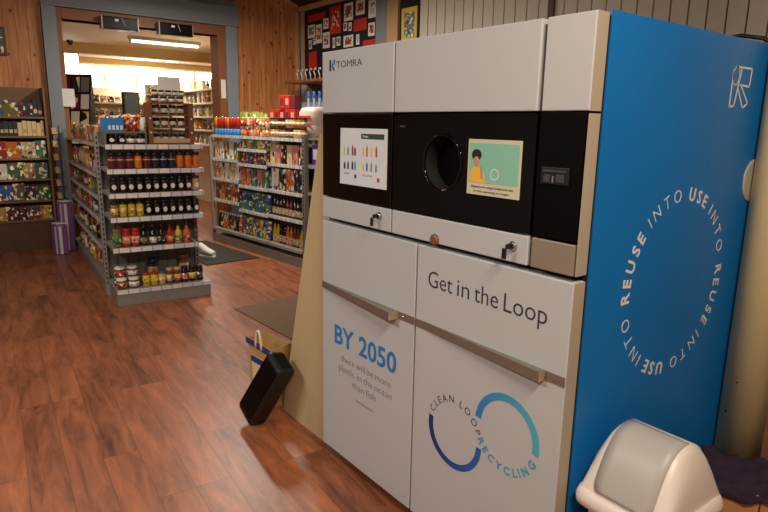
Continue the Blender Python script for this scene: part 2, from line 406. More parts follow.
# door frame
X0 = XW
mb = MB()
mb.box(X0+.001, X0+.06, -.09, .055, 0, 2.70, bev=.004); mb.box(X0+.001, X0+.06, 2.05, 2.21, 0, 2.70, bev=.004)
mb.box(X0+.001, X0+.05, -.09, 2.24, 2.70, 3.02, bev=.004); mb.box(X0+.001, X0+.075, -.09, 2.24, 2.70, 2.725, bev=.004)
mb.box(X0+.001, X0+.075, -.09, -.065, 0, 2.70)
mb.box(X0+.001, X0+.075, -.06, 2.18, 2.93, 2.95)
dj = struct('door_1', mb, 'grey_paint')
mb = MB(); mb.box(X0-.2, X0+.03, .056, .11, 0, 2.699, bev=.003); mb.box(X0-.24, X0+.03, 1.95, 2.049, 0, 2.699, bev=.003); mb.box(X0-.2, X0+.03, .11, 1.95, 2.58, 2.699, bev=.003)
c = mb.build('door_lining', 'wood_frame', dj)
c['label'] = 'brown wooden inner lining of the doorway'

# far room
struct('wall_far', MB().box(-13.9, -13.75, -1.6, 6.0, 0, 2.85), 'far_yellow')
struct('wall_far_left', MB().box(-13.75, -6.05, -1.75, -1.6, 0, 2.85), 'far_cream')
struct('wall_far_right', MB().box(-13.75, -6.05, 5.85, 6.0, 0, 2.85), 'far_cream')
struct('ceiling_far', MB().box(-13.9, -6.06, -1.75, 6.0, 2.80, 2.9), 'far_cream')
struct('wall_far_near', MB().box(-6.2, -6.06, 3.36, 6.0, 0, 2.8), 'far_cream')
struct('trim_8', MB().box(-10.3, -10.1, -1.6, 5.85, 2.62, 2.8), 'far_yellow')
struct('trim_9', MB().box(-13.0, -12.85, -1.6, 5.85, 2.68, 2.8), 'far_yellow')
wf = struct('window_1', MB().box(-13.75, -13.70, 1.55, 5.3, 2.12, 2.74), 'far_cream')
MB().box(-13.70, -13.69, 1.62, 5.23, 2.17, 2.70).build('pane', 'window_glow', wf)
mb = MB()
for q in range(1, 5): mb.box(-13.69, -13.67, 1.62+q*.72-.02, 1.62+q*.72+.02, 2.17, 2.70)
mb.build('glazing_bar', 'far_cream', wf)

# ================================================================== LAMPS
def tube_lamp(loc, length, along, label, group):
    t = thing('ceiling_light', label, 'ceiling light', loc, 0 if along == 'x' else PI/2, group)
    MB().box(-length/2-.04, length/2+.04, -.06, .06, 0, .05, bev=.006).build('housing', 'wall_white', t)
    MB().lathe([(.018, -length/2), (.018, length/2)], 12, (0, 0, -.025), 'x').build('lamp_tube', 'tube_glow', t)
    for q in (-length/2-.02, length/2): MB().box(q, q+.02, -.025, .025, -.05, 0).build('lamp_holder', 'wall_white', t)
    return t
def pendant(loc, along, zc, label):
    t = tube_lamp(loc, 1.3 if along == 'x' else 1.0, along, label, None)
    for q in (-.4, .4): MB().box(q-.006, q+.006, -.006, .006, .05, zc-loc[2]).build('suspension_rod', 'grey_metal', t)
pendant(LOC_NEAR, 'x', 3.72, 'white tube lamp hanging in front of the recycling machine')
pendant(LOC_MID, 'x', 4.4, 'white tube lamp hanging over the open floor left of the machine')
pendant(LOC_WALL_FILL, 'x', 3.8, 'white tube lamp hanging over the wall shelving')
pendant(LOC_RIGHT, 'y', 4.4, 'white tube lamp hanging near the right wall')
tube_lamp((-8.55, 2.15, 2.75), 1.1, 'y', 'bright tube light on the far room ceiling, nearest the doorway', 'tube lights in the far room')
tube_lamp((-11.5, 2.8, 2.75), 1.1, 'y', 'bright tube light on the far room ceiling, middle of the three', 'tube lights in the far room')
tube_lamp((-13.3, 2.2, 2.75), 1.3, 'y', 'bright tube light on the far room ceiling, closest to the window band', 'tube lights in the far room')

# ================================================================== RECYCLING MACHINE
H, W = 1.75, 1.263
mach = thing('recycling_machine', 'large cream and black bottle recycling machine with a blue side', 'recycling machine')
z1, z2, z3, z4, x1, x2, xl = 1.512, 1.174, 1.084, 1.073, .476, 1.108, .625
MB().box(.006, W-.006, .055, .995, .04, H-.006).build('carcass', 'black_satin', mach)
MB().box(.03, W-.03, .06, .96, 0, .04).build('kick_plate', 'void_black', mach)
g = .0042
def slab(name, xa, xb, za, zb, m, d=.05, y=0.0):
    return MB().box(xa+g, xb-g, y, y+d, za+g*.7, zb-g*.7, bev=.003).build(name, m, mach)
o = slab('header_panel', 0, x1, z1-.003, H, 'cream_enamel'); o['label'] = 'left header panel with small logo'
slab('header_panel', x1, x2-.004, z1-.003, H, 'cream_enamel')
slab('header_panel', x2+.004, W+g, z1-.003, H, 'cream_enamel')
slab('lower_strip', 0, x1, z3, z2, 'cream_enamel'); slab('lower_strip', x1, x2-.002, z3, z2, 'cream_enamel')
slab('metal_strip', x2+.002, W-.003, z3, z2, 'grey_metal')
dl = slab('door', -.003, xl, .04, z4, 'cream_enamel'); dl['label'] = 'left lower door'
dr = slab('door', xl, W+g, .04, z4, 'cream_enamel'); dr['label'] = 'right lower door'
fasL = slab('fascia', 0, x1, z2, z1, 'black_gloss')
# the right side edge of the upper cabinet
for za, zb in ((.045, z4-.004), (z3+.004, z1-.006), (z1, H-.003)): MB().box(W-.0015, W+.0006, .003, .0495, za, zb).build('side_edge', 'cream_side', mach)
# middle fascia with the round opening
def plate_hole(xa, xb, za, zb, cx, cz, rad, y, d, n=48):
    mb = MB(); vs = []
    for k in range(n):
        a = 2*PI*k/n; c_, s_ = math.cos(a), math.sin(a)
        t = min(((xb-cx) if c_ > 0 else (xa-cx))/c_ if abs(c_) > 1e-6 else 1e9, ((zb-cz) if s_ > 0 else (za-cz))/s_ if abs(s_) > 1e-6 else 1e9)
        vs.append((cx+rad*c_, y, cz+rad*s_)); vs.append((cx+t*c_, y, cz+t*s_))
    fs = [(2*k, 2*k+1, (2*k+3) % (2*n), (2*k+2) % (2*n)) for k in range(n)]
    mb.add(vs, fs)
    for (X, Z) in ((xa, za), (xb, za), (xb, zb), (xa, zb)):   # fill the corners
        best = sorted(range(n), key=lambda k: (vs[2*k+1][0]-X)**2+(vs[2*k+1][2]-Z)**2)[:2]
        mb.add([(X, y, Z), vs[2*best[0]+1], vs[2*best[1]+1]], [(0, 1, 2)])
    mb.box(xa, xb, y+d, y+d+.002, za, za+.002)
    return mb
hx, hz, hr = .735, 1.353, .088
fm = plate_hole(x1+g, x2-.002, z2+.002, z1-.005, hx, hz, hr, 0, .05).build('fascia', 'black_gloss', mach)
MB().lathe([(hr, 0), (hr*.97, -.02), (hr*.9, -.16), (.001, -.161)], 48, (hx, 0, hz), 'y', caps=False).build('feed_tunnel', 'void_black', fm)
mb = MB()
for (ro, ri, ya) in ((hr+.004, hr-.003, .003),):
    n = 48; vs = []
    for k in range(n):
        a = 2*PI*k/n
        for (rr, yy) in ((ro, 0), (ro, -ya), (ri, -ya), (ri, .004)): vs.append((hx+rr*math.cos(a), yy, hz+rr*math.sin(a)))
    fs = [(4*k+j, 4*k+(j+1) % 4, (4*((k+1) % n))+(j+1) % 4, (4*((k+1) % n))+j) for k in range(n) for j in range(4)]
    mb.add(vs, fs, 0, True)
mb.build('feed_ring', 'black_gloss', fm)
fr_ = slab('fascia', x2+.002, W-.002, z2, z1, 'black_satin')
# printer slot
mb = MB(); mb.box(1.134, 1.224, -.006, -.0005, 1.322, 1.368, 0, .003); mb.box(1.142, 1.216, -.008, -.006, 1.355, 1.361, 1)
mb.box(1.145, 1.165, -.007, -.006, 1.328, 1.348, 1); mb.box(1.172, 1.176, -.007, -.006, 1.328, 1.345, 2); mb.box(1.185, 1.21, -.007, -.006, 1.330, 1.350, 1)
mb.build('receipt_slot', ['black_plastic', 'dark_grey', 'print_grey'], mach)
# left screen
sc = MB(); sc.prism([(.146, -.004, 1.454), (.446, -.004, 1.454), (.446, -.004, 1.239), (.142, -.004, 1.238)], (0, .0035, 0)); sl = sc.build('touch_screen', 'screen_white', mach)
sl['label'] = 'white touch screen with rows of small bottle pictures'
mb = MB(); mb.box(.288, .432, -.0048, -.0042, 1.416, 1.435); mb.build('menu_banner', 'screen_green', sl)
flat_text('menu_text', 'Plastic', .30, 1.421, .035, .009, 'print_white', sl, -.0050)
flat_text('menu_text', 'PET', .175, 1.277, .04, .007, 'print_grey', sl, -.0046)
flat_text('menu_text', 'Cans', .30, 1.279, .06, .007, 'print_grey', sl, -.0046)
cols = ['yellow_print', 'print_dark', 'print_grey', 'red_print', 'screen_green', 'print_teal', 'print_blue', 'copper_end']
mb = MB(); q = 0
for rowz, hh in ((1.352, .045), (1.298, .038)):
    for xx in (.17, .195, .225, .243, .298, .322, .35, .38):
        hk = hh*random.uniform(.7, 1); wk = random.uniform(.008, .013)
        c_ = random.choice([0, 1, 2, 3, 4, 5, 6, 7]); mb.box(xx, xx+wk, -.0047, -.0042, rowz, rowz+hk*.8, c_); mb.box(xx+wk*.3, xx+wk*.7, -.0047, -.0042, rowz+hk*.8, rowz+hk, c_)
mb.box(.244, .258, -.0047, -.0042, 1.266, 1.28, 4); mb.box(.392, .406, -.0047, -.0042, 1.262, 1.277, 3)
mb.build('menu_pictures', cols, sl)
# right screen
sr = MB().box(.855, 1.062, -.004, -.0005, 1.268, 1.432, bev=.001).build('display_screen', 'screen_beige', mach)
sr['label'] = 'green display screen showing a person in a yellow top'
MB().box(.862, 1.056, -.0047, -.0042, 1.305, 1.421).build('display_picture', 'screen_teal', sr)
def blob(cx, cz, rx, rz, n=20): return [(cx+rx*math.cos(2*PI*k/n), -.0048, cz+rz*math.sin(2*PI*k/n)) for k in range(n)]
mb = MB(); mb.prism([(.868, -.0048, 1.305), (.93, -.0048, 1.305), (.926, -.0048, 1.332), (.905, -.0048, 1.352), (.882, -.0048, 1.352), (.868, -.0048, 1.335)], (0, -.0003, 0), 2)
mb.prism(blob(.892, 1.366, .012, .016), (0, -.0005, 0), 0); mb.prism(blob(.892, 1.386, .020, .017), (0, -.0003, 0), 1)
mb.prism([(.912, -.0052, 1.318), (.924, -.0052, 1.318), (.916, -.0052, 1.352), (.908, -.0052, 1.352)], (0, -.0002, 0), 0)
mb.build('display_figure', ['skin', 'hair', 'shirt'], sr)
n = 20; vs = []
for k in range(n):
    a = 2*PI*k/n
    for rr in (.014, .017): vs.append((.967+rr*math.cos(a), -.0049, 1.333+rr*math.sin(a)))
MB().add(vs, [(2*k, 2*k+1, (2*k+3) % (2*n), (2*k+2) % (2*n)) for k in range(n)]).build('display_symbol', 'print_white', sr)
flat_text('display_text', 'Deposit your empty bottles and cans', .875, 1.290, .165, .007, 'print_dark', sr, -.0046)
flat_text('display_text', 'in the opening to begin', .885, 1.277, .14, .006, 'print_dark', sr, -.0046)
# reflectionless small indicator
MB().box(.515, .545, -.0015, -.0005, 1.462, 1.468).build('indicator_light', 'chrome', fm)
# locks
def lock(x, z, key=True):
    mb = MB().lathe([(.014, 0), (.014, .008), (.010, .011)], 20, (x, 0, z), 'y'); l = mb.build('lock', 'chrome', mach)
    k = MB(); k.box(x-.0018, x+.0018, -.032, -.010, z-.007, z+.007, 0); k.box(x-.011, x+.004, -.036, -.030, z-.036, z-.004, 0, .002)
    k.build('key', 'black_plastic', l)
lock(.406, 1.140); lock(1.05, 1.136)
MB().lathe([(.020, 0), (.019, .006), (.012, .010)], 24, (.715, 0, 1.100), 'y').build('lock_cover', 'brown_plastic', mach)
# handles
for (xa, xb, d, hy) in ((.002, .53, dl, 0), (.69, 1.195, dr, 0)):
    x_lo, x_hi = (0.0, .622) if d is dl else (.630, 1.262)
    st = MB().box(x_lo, x_hi, -.002, -.0003, .777, .805).build('handle_strip', 'steel', d)
    d1 = -.045 if d is dl else -.028
    mb = MB(); mb.add([(xa, -.003, .777), (xa, -.003, .805), (xb, d1, .806), (xb, d1, .776), (xb, -.002, .806), (xb, -.002, .776)],
        [(0, 3, 2, 1), (1, 2, 4), (0, 5, 3), (0, 1, 4, 5)]); mb.add([(xb, d1, .776), (xb, d1, .806), (xb, -.002, .806), (xb, -.002, .776)], [(0, 1, 2, 3)], 1)
    mb.build('handle', ['steel', 'copper_end'], d)
    mb = MB()
    for xx in (x_hi-.06, x_hi-.03): mb.lathe([(.004, 0), (.003, .003)], 10, (xx, -.002, .791), 'y')
    mb.build('screw', 'chrome', st)
# lettering on the front
flat_text('lettering', 'BY 2050', .100, .556, .430, .084, 'print_blue', dl, off=.0022)
flat_text('lettering', 'there will be more', .150, .487, .345, .032, 'print_grey', dl, off=-.0006)
flat_text('lettering', 'plastic in the ocean', .135, .441, .370, .032, 'print_grey', dl, off=-.0006)
flat_text('lettering', 'than fish', .235, .395, .165, .032, 'print_grey', dl, off=-.0006)
flat_text('lettering', 'World Economic Forum', .262, .345, .122, .008, 'print_grey', dl)
flat_text('lettering', 'Get in the Loop', .690, .935, .500, .060, 'print_dark', dr, off=-.0006)
flat_text('lettering', 'TOMRA', .108, 1.681, .175, .026, 'print_dark', mach, y=.0, off=0)
mb = MB(); mb.prism([(.058, -.0005, 1.714), (.072, -.0005, 1.714), (.072, -.0005, 1.672), (.058, -.0005, 1.672)], (0, -.0004, 0), 0)
mb.prism([(.075, -.0005, 1.692), (.090, -.0005, 1.714), (.100, -.0005, 1.714), (.100, -.0005, 1.698), (.086, -.0005, 1.690)], (0, -.0004, 0), 1)
mb.prism([(.075, -.0005, 1.690), (.086, -.0005, 1.688), (.100, -.0005, 1.674), (.088, -.0005, 1.672)], (0, -.0004, 0), 0)
mb.build('logo_mark', ['print_dark', 'print_blue'], mach)
def arc(cx, cz, rad, wd, a0, a1, n=40):
    vs = []; 
    for k in range(n+1):
        a = math.radians(a0+(a1-a0)*k/n)
        for rr in (rad-wd/2, rad+wd/2):
            for yy in (-.0005, -.0010): vs.append((cx+rr*math.cos(a), yy, cz+rr*math.sin(a)))
    fs = []
    for k in range(n):
        b, c_ = 4*k, 4*k+4
        for (i, j) in ((0, 1), (1, 3), (3, 2), (2, 0)): fs.append((b+i, b+j, c_+j, c_+i))
    fs += [(0, 1, 3, 2), (4*n, 4*n+1, 4*n+3, 4*n+2)]
    return MB().add(vs, fs)
LC, RC, LR = (.845, .456), (1.068, .553), .116
arc(LC[0], LC[1], LR, .022, 169, 360).build('logo_arc', 'arc_navy', dr)
arc(RC[0], RC[1], LR, .024, 176, -9).build('logo_arc', 'arc_cyan', dr)
ring_text('lettering', [('CLEAN LOOP', -.0003)], LC[0], LC[1], LR-.008, .026, FRONT, 'xz', 'print_navy', dr, math.radians(163), math.radians(143), True, -.0006)
ring_text('lettering', [('RECYCLING', .0010)], RC[0], RC[1], LR-.012, .026, FRONT, 'xz', 'print_teal', dr, math.radians(206), math.radians(137), False, -.0006)
# blue side
side = MB().box(W-.006, W+.0005, .062, 1.0, .02, H+.004).build('side_panel', 'blue_film', mach); side['label'] = 'bright blue side panel with a ring of white words'
MB().box(W-.03, W-.003, .050, .062, .04, H-.01).build('side_gap', 'void_black', mach)
words = []
for q in range(2): words += [('USE', .0012), (' ', 0), ('INTO', -.0008), (' ', 0), ('REUSE', .0012 if q else .0006), (' ', 0), ('INTO', -.0008), (' ', 0)]
ring_text('lettering', words, .532, .997, .261, .042, SIDE, 'yz', 'print_white', side, math.radians(88), 2*PI, True, W+.0008)
def stroke(pts, wd, mb, xx):
    for i in range(len(pts)-1):
        a = Vector((0, *pts[i])); b = Vector((0, *pts[i+1])); t = (b-a).normalized(); nrm = Vector((0, -t.z, t.y))*wd/2; a = a-t*wd*.4; b = b+t*wd*.4
        mb.prism([Vector((xx, 0, 0))+p for p in (a+nrm, b+nrm, b-nrm, a-nrm)], (.0006, 0, 0))
mb = MB(); wd = .006
stroke([(.755, 1.668), (.862, 1.668), (.857, 1.612), (.790, 1.614)], wd, mb, W+.0007)
stroke([(.735, 1.655), (.735, 1.545), (.765, 1.548), (.790, 1.668)], wd, mb, W+.0007)
stroke([(.795, 1.614), (.860, 1.560), (.828, 1.543), (.780, 1.600)], wd, mb, W+.0007)
circ = [(.757+.022*math.cos(2*PI*k/14), 1.640+.028*math.sin(2*PI*k/14)) for k in range(15)]
stroke(circ, wd, mb, W+.0007)
mb.build('side_logo', 'print_white', side)
MB().lathe([(.075, 0), (.075, .004), (.068, .006)], 32, (W+.0005, .98, 1.302), 'x').build('round_cover', 'bin_grey', side)
pts = [(1.0+.05*k/2, .97, 1.752+.034*math.sin(PI*k/12)) for k in range(13)]
tag(MB().tube([(1.04, .96, 1.765), (1.10, .96, 1.782), (1.17, .96, 1.79), (1.24, .965, 1.775), (1.30, .98, 1.74), (1.34, 1.02, 1.66), (1.35, 1.08, 1.5)], .007).build('power_cable', 'black_plastic'),
    'black cable arching over the top back corner of the blue side', 'cable')

# ================================================================== RIGHT CORNER
pil = MB().lathe([(.076, 0), (.076, 3.9)], 40, (0, 0, 0)).build('pillar', 'pillar_paint', None, (1.343, .99, 0))
tag(pil, 'smooth cream round pillar behind the blue side panel', 'pillar')
mb = MB()
for (dx, zz) in ((-.005, .59), (-.03, .47)): mb.lathe([(.004, 0), (.002, .003)], 8, (dx, -.075, zz), 'y')
mb.build('screw_hole', 'void_black', pil)
binT = thing('swing_bin', 'white swing-top waste bin with a light grey flap beside the blue panel', 'waste bin', (1.425, .205, 0))
binT.scale = (.96, .95, 1)
def superell(a, b, n=40, e=4.0):
    o = []
    for k in range(n):
        t = 2*PI*k/n; c_, s_ = math.cos(t), math.sin(t)
        o.append((a*abs(c_)**(2/e)*(1 if c_ >= 0 else -1), b*abs(s_)**(2/e)*(1 if s_ >= 0 else -1)))
    return o
def loft(rings, smooth=True, caps=True):
    n = len(rings[0]); vs = [p for rg in rings for p in rg]
    fs = [(i*n+k, i*n+(k+1) % n, (i+1)*n+(k+1) % n, (i+1)*n+k) for i in range(len(rings)-1) for k in range(n)]
    mb = MB().add(vs, fs, 0, smooth)
    if caps: mb.f += [list(range(n))[::-1], [(len(rings)-1)*n+k for k in range(n)]]; mb.m += [0, 0]; mb.sm += [False, False]
    return mb
rings = [[(x, y, z) for x, y in superell(a, b)] for (a, b, z) in ((.105, .115, 0), (.11, .12, .02), (.135, .155, .44), (.137, .157, .445))]
loft(rings).build('bin_body', 'bin_white', binT)
rings = [[(x, y, z) for x, y in superell(a, b, 56, 7)] for (a, b, z) in ((.143, .163, .43), (.153, .173, .435), (.155, .175, .455), (.148, .168, .475), (.138, .160, .480))]
loft(rings).build('rim', 'bin_white', binT)
# dome: arch in the y-z plane, ends rounded inwards
def arch(hw, hgt, n=20):
    return [(-hw*math.cos(PI*k/n), hgt*(1-abs(math.cos(PI*k/n))**2.5)) for k in range(n+1)]
secs = [(-.134, .148, .02), (-.131, .152, .08), (-.122, .154, .125), (-.107, .156, .158), (-.092, .157, .176), (.092, .157, .176), (.107, .156, .158), (.122, .154, .125), (.131, .152, .08), (.134, .148, .02)]
rings = []
for (xx, hw, hh) in secs:
    a = arch(hw, hh); rings.append([(xx, y, .476+z) for y, z in a])
nn = len(rings[0]); vs = [p for rg in rings for p in rg]
fs = [(i*nn+k, i*nn+k+1, (i+1)*nn+k+1, (i+1)*nn+k) for i in range(len(rings)-1) for k in range(nn-1)]
fs += [list(range(nn))[::-1], [(len(rings)-1)*nn+k for k in range(nn)]]
MB().add(vs, fs, 0, True).build('dome_lid', 'bin_white', binT)
# flap lies over the arch from the ridge to the front edge
fl_ = MB(); rows = []
a = arch(.162, .178, 40); sel = a[3:22]
for i, (y, z) in enumerate(sel):
    t = i/(len(sel)-1); half = .088 - (.012*(1-t/.15)**2 if t < .15 else 0) - (.0)
    rows.append([(-half+2*half*j/6, y, .476+z) for j in range(7)])
vs = [p for rw in rows for p in rw]; fs = [(i*7+j, i*7+j+1, (i+1)*7+j+1, (i+1)*7+j) for i in range(len(rows)-1) for j in range(6)]
fo = fl_.add(vs, fs, 0, True).build('swing_flap', 'bin_grey', binT)
md = fo.modifiers.new('s', 'SOLIDIFY'); md.thickness = .004; md.offset = 0
fo['label'] = 'light grey swing flap'

bx = thing('cardboard_box', 'tan cardboard box on the floor beside the pillar', 'box', (1.60, .80, 0), .55)
mb = MB(); mb.box(-.24, .26, -.11, .09, 0, .34, 0, .004); mb.build('box_body', 'cardboard', bx)
mb = MB(); mb.box(-.12, -.115, -.1115, -.1105, 0, .338); mb.build('box_seam', 'wood_dark', bx)
# crumpled purple cloth draped on the box
nx, ny = 30, 18; vs = []
for i in range(nx+1):
    for j in range(ny+1):
        X = -.27+.56*i/nx; t = j/ny
        wob = .010*math.sin(i*1.7+j*.6)+.008*math.sin(i*.7-j*1.3)+.006*random.random()
        if t < .15: Y = -.120+wob*.3; Z = .332+.014*(t/.15)+.008*math.sin(i*.9)*(1-t/.15)
        else: Y = -.118+.205*((t-.15)/.85); Z = .356+wob*.7+.010*math.sin(i*.5+1)+.03*((t-.15)/.85)**2
        vs.append((X, Y, Z))
fs = [(i*(ny+1)+j, i*(ny+1)+j+1, (i+1)*(ny+1)+j+1, (i+1)*(ny+1)+j) for i in range(nx) for j in range(ny)]
cl = MB().add(vs, fs, 0, True).build('folded_cloth', 'cloth_purple', None, (1.60, .80, 0), .55)
md = cl.modifiers.new('s', 'SOLIDIFY'); md.thickness = .004
tag(cl, 'crumpled dark purple cloth draped over the tan cardboard box', 'cloth')
bm = bmesh.new(); bmesh.ops.create_icosphere(bm, subdivisions=3, radius=.13)
for v in bm.verts: v.co *= 1+.16*math.sin(v.co.x*60+v.co.z*35)*math.cos(v.co.y*50)+random.uniform(-.05, .05); v.co.z = max(v.co.z, -.11)
me = bpy.data.meshes.new('plastic_bag'); bm.to_mesh(me); bm.free(); me.materials.append(MATS['clear_wrap'])
pb = bpy.data.objects.new('plastic_bag', me); COL.objects.link(pb); pb.location = (1.62, 1.08, .40)
tag(pb, 'crumpled clear plastic bag stuffed behind the purple cloth', 'plastic bag')
cr = thing('storage_crate', 'dark plastic crate behind the cardboard box', 'crate', (1.80, 1.3, 0))
mb = MB(); mb.box(-.2, .3, -.12, .2, 0, .03); mb.box(-.2, .3, -.12, -.10, .03, .25); mb.box(-.2, .3, .18, .2, .03, .25); mb.box(-.2, -.18, -.10, .18, .03, .25); mb.box(.28, .3, -.10, .18, .03, .25)
mb.build('crate_body', 'black_plastic', cr); MB().box(-.21, .31, -.13, .21, .235, .25).build('crate_rim', 'black_plastic', cr)
# dark coat stand-like cabinet at the right edge
cab = thing('cupboard', 'tall dark cupboard at the right edge behind the pillar', 'cupboard', (1.62, 1.75, 0))
MB().box(0, .9, 0, .5, 0, 1.6, bev=.004).build('cupboard_body', 'wood_dark', cab)
for q in (0, 1): 
    d_ = MB().box(.01+q*.445, .435+q*.445, -.02, -.001, .06, 1.58, bev=.003).build('door', 'wood_dark', cab)
    MB().lathe([(.012, 0), (.01, .02)], 12, (.40+q*.09, -.02, .85), 'y').build('knob', 'chrome', d_)

# ================================================================== LEFT OF THE MACHINE
bd = MB(); bd.prism([(-.467, .04, 0), (-.008, .04, 0), (-.008, .04, 1.43), (-.085, .04, 1.43)], (0, .018, 0))
tag(bd.build('wedge_board', 'panel_board'), 'cream board with a slanted left edge standing against the machine', 'board')
spk = thing('speaker', 'black oblong portable speaker leaning against the cream board', 'speaker', (-.505, -.035, .0))
mb = MB(); mb.box(-.075, .075, -.05, .05, 0, .37, 0, .022); sb = mb.build('speaker_body', 'black_plastic', spk)
mb = MB(); mb.box(-.06, .06, -.053, -.0495, .03, .34, 0, .003); sg = mb.build('grille', 'black_satin', spk)
mb = MB(); mb.box(-.05, .05, -.03, .03, .369, .372, 0, .001); mb.build('control_panel', 'black_satin', spk)
spk.rotation_euler = (-.28, .46, 0); spk.location = (-.440, -.155, .034)
bag = thing('shopping_bag', 'tan and blue paper shopping bag behind the black speaker', 'bag', (-.64, .045, 0), .06)
mb = MB()
mb.add([(-.10, -.05, 0), (.12, -.05, 0), (.12, .06, 0), (-.10, .06, 0), (-.115, -.06, .33), (.125, -.055, .32), (.125, .07, .335), (-.115, .07, .325)],
       [(0, 3, 2, 1), (0, 1, 5, 4), (1, 2, 6, 5), (2, 3, 7, 6), (3, 0, 4, 7)])
bb = mb.build('bag_body', 'bag_tan', bag); md = bb.modifiers.new('s', 'SOLIDIFY'); md.thickness = .003
MB().add([(-.05, -.062, .02), (.115, -.060, .02), (.12, -.064, .25), (-.055, -.068, .25)], [(0, 1, 2, 3)]).build('printed_panel', 'bag_cream', bag).modifiers.new('s', 'SOLIDIFY').thickness = .002
mb = MB(); mb.add([(-.116, -.0665, .30), (.126, -.0615, .29), (.127, -.0625, .325), (-.118, -.0685, .335)], [(0, 1, 2, 3)]); mb.add([(-.055, -.072, .215), (.122, -.068, .215), (.122, -.070, .25), (-.056, -.074, .25)], [(0, 1, 2, 3)])
mb.build('blue_band', 'fabric_blue', bag).modifiers.new('s', 'SOLIDIFY').thickness = .001
hp = [(.02+.03*math.cos(PI*k/10), -.066, .30+.10*math.sin(PI*k/10)) for k in range(11)]
MB().tube(hp, .008, 8).build('bag_handle', 'bag_cream', bag)

def floor_mat_obj(pts, m, label):
    n = len(pts); mb = MB(); mb.prism([(x, y, .001) for x, y in pts], (0, 0, .007)); tag(mb.build('floor_mat', m), label, 'floor mat')
floor_mat_obj([(-5.15, 1.42), (-3.88, 1.545), (-3.83, .93), (-5.10, .80)], 'mat_dark', 'dark grey floor mat in front of the wall shelves')
floor_mat_obj([(-2.26, .545), (-2.33, 1.20), (-1.05, 1.30), (-.98, .60)], 'mat_brown', 'brown floor mat partly behind the cream board')

# ================================================================== PRODUCTS
def lathe_mesh(name, prof, m, n=14): return MB().lathe(prof, n).mesh(name, m)
R_ = .5
P_ = {}
def proto(kind, root, parts=()):   # meshes at unit-ish real size
    P_[kind] = (root, parts)
def cyl(name, r, z0, z1, m, n=14, bev=.003): return lathe_mesh(name, [(r-bev, z0), (r, z0+bev), (r, z1-bev), (r-bev, z1)], m, n)
proto('jar', lathe_mesh('jar', [(.026, 0), (.030, .004), (.030, .078), (.026, .088), (.024, .09), (.024, .095)], 'prod_glass'),
      (('lid', lathe_mesh('lid', [(.027, .0905), (.028, .092), (.028, .107), (.025, .109)], 'prod_plain')), ('jar_label', lathe_mesh('jar_label', [(.0306, .02), (.0306, .062)], 'label_print'))))
proto('squat_jar', lathe_mesh('jar', [(.033, 0), (.036, .004), (.036, .05), (.032, .058)], 'prod_glass'),
      (('lid', lathe_mesh('lid', [(.034, .0585), (.035, .06), (.035, .072), (.032, .074)], 'prod_plain')), ('jar_label', lathe_mesh('jar_label', [(.0366, .012), (.0366, .046)], 'label_print'))))
proto('bottle', lathe_mesh('bottle', [(.022, 0), (.026, .004), (.026, .075), (.022, .092), (.011, .112), (.010, .135)], 'prod_glass'),
      (('cap', lathe_mesh('cap', [(.012, .1355), (.0125, .137), (.0125, .155), (.011, .156)], 'prod_plain')), ('bottle_label', lathe_mesh('bottle_label', [(.0266, .015), (.0266, .062)], 'label_print'))))
def oval_label(w_, h_, y, zc, n=16):
    pts = [(w_*math.cos(2*PI*k/n), y, zc+h_*math.sin(2*PI*k/n)) for k in range(n)]
    return MB().prism(pts, (0, -.0012, 0)).mesh('oval_label', 'prod_plain')
proto('oval_jar', P_['jar'][0], (('lid', P_['jar'][1][0][1]), ('oval_label', oval_label(.017, .019, -.0298, .042))))
proto('band_jar', lathe_mesh('jar', [(.026, 0), (.030, .004), (.030, .075), (.026, .088), (.024, .09), (.024, .095)], 'prod_glass'),
      (('lid', lathe_mesh('lid', [(.028, .0905), (.029, .092), (.029, .109), (.026, .111)], 'prod_plain')), ('jar_label', lathe_mesh('jar_label', [(.0306, .058), (.0306, .064)], 'prod_plain'))))
proto('can', cyl('can', .034, 0, .105, 'prod_print'))
proto('tall_can', cyl('tall_can', .030, 0, .16, 'prod_print'))
proto('drink_can', MB().lathe([(.027, 0), (.030, .004), (.030, .055)], 14, mi=1).lathe([(.030, .0555), (.030, .150), (.026, .157)], 14).lathe([(.0245, .1575), (.024, .160)], 14, mi=2).mesh('drink_can', ['prod_plain', 'print_blue', 'chrome']))
proto('multipack', MB().box(-.045, .045, -.03, .03, 0, .13, 0, .006).mesh('multipack', 'prod_plain'), (('pack_label', MB().box(-.028, .03, -.0312, -.0303, .04, .10).mesh('pack_label', 'prod_plain')),))
proto('carton', MB().box(-.045, .045, -.03, .03, 0, .13, 0, .002).mesh('carton', 'prod_print'))
def pouch():
    vs = []; nz = 6
    for i in range(nz+1):
        t = i/nz; d = .028*math.sin(PI*min(max(t, .04), .96))**.6; z = .14*t; wv = .045+.003*math.sin(t*9)
        vs += [(-wv, 0, z), (-wv*.6, -d, z), (wv*.6, -d, z), (wv, 0, z), (wv*.6, d, z), (-wv*.6, d, z)]
    fs = [(i*6+k, i*6+(k+1) % 6, (i+1)*6+(k+1) % 6, (i+1)*6+k) for i in range(nz) for k in range(6)]
    fs += [list(range(6))[::-1], [nz*6+k for k in range(6)]]
    return MB().add(vs, fs, 0, True).mesh('packet', 'prod_print')
proto('packet', pouch())
proto('small_bottle', MB().lathe([(.024, 0), (.027, .004), (.027, .07), (.012, .10), (.011, .118)], 12).lathe([(.0125, .1185), (.0125, .135)], 12, mi=1).mesh('bottle', ['prod_print', 'print_white']))
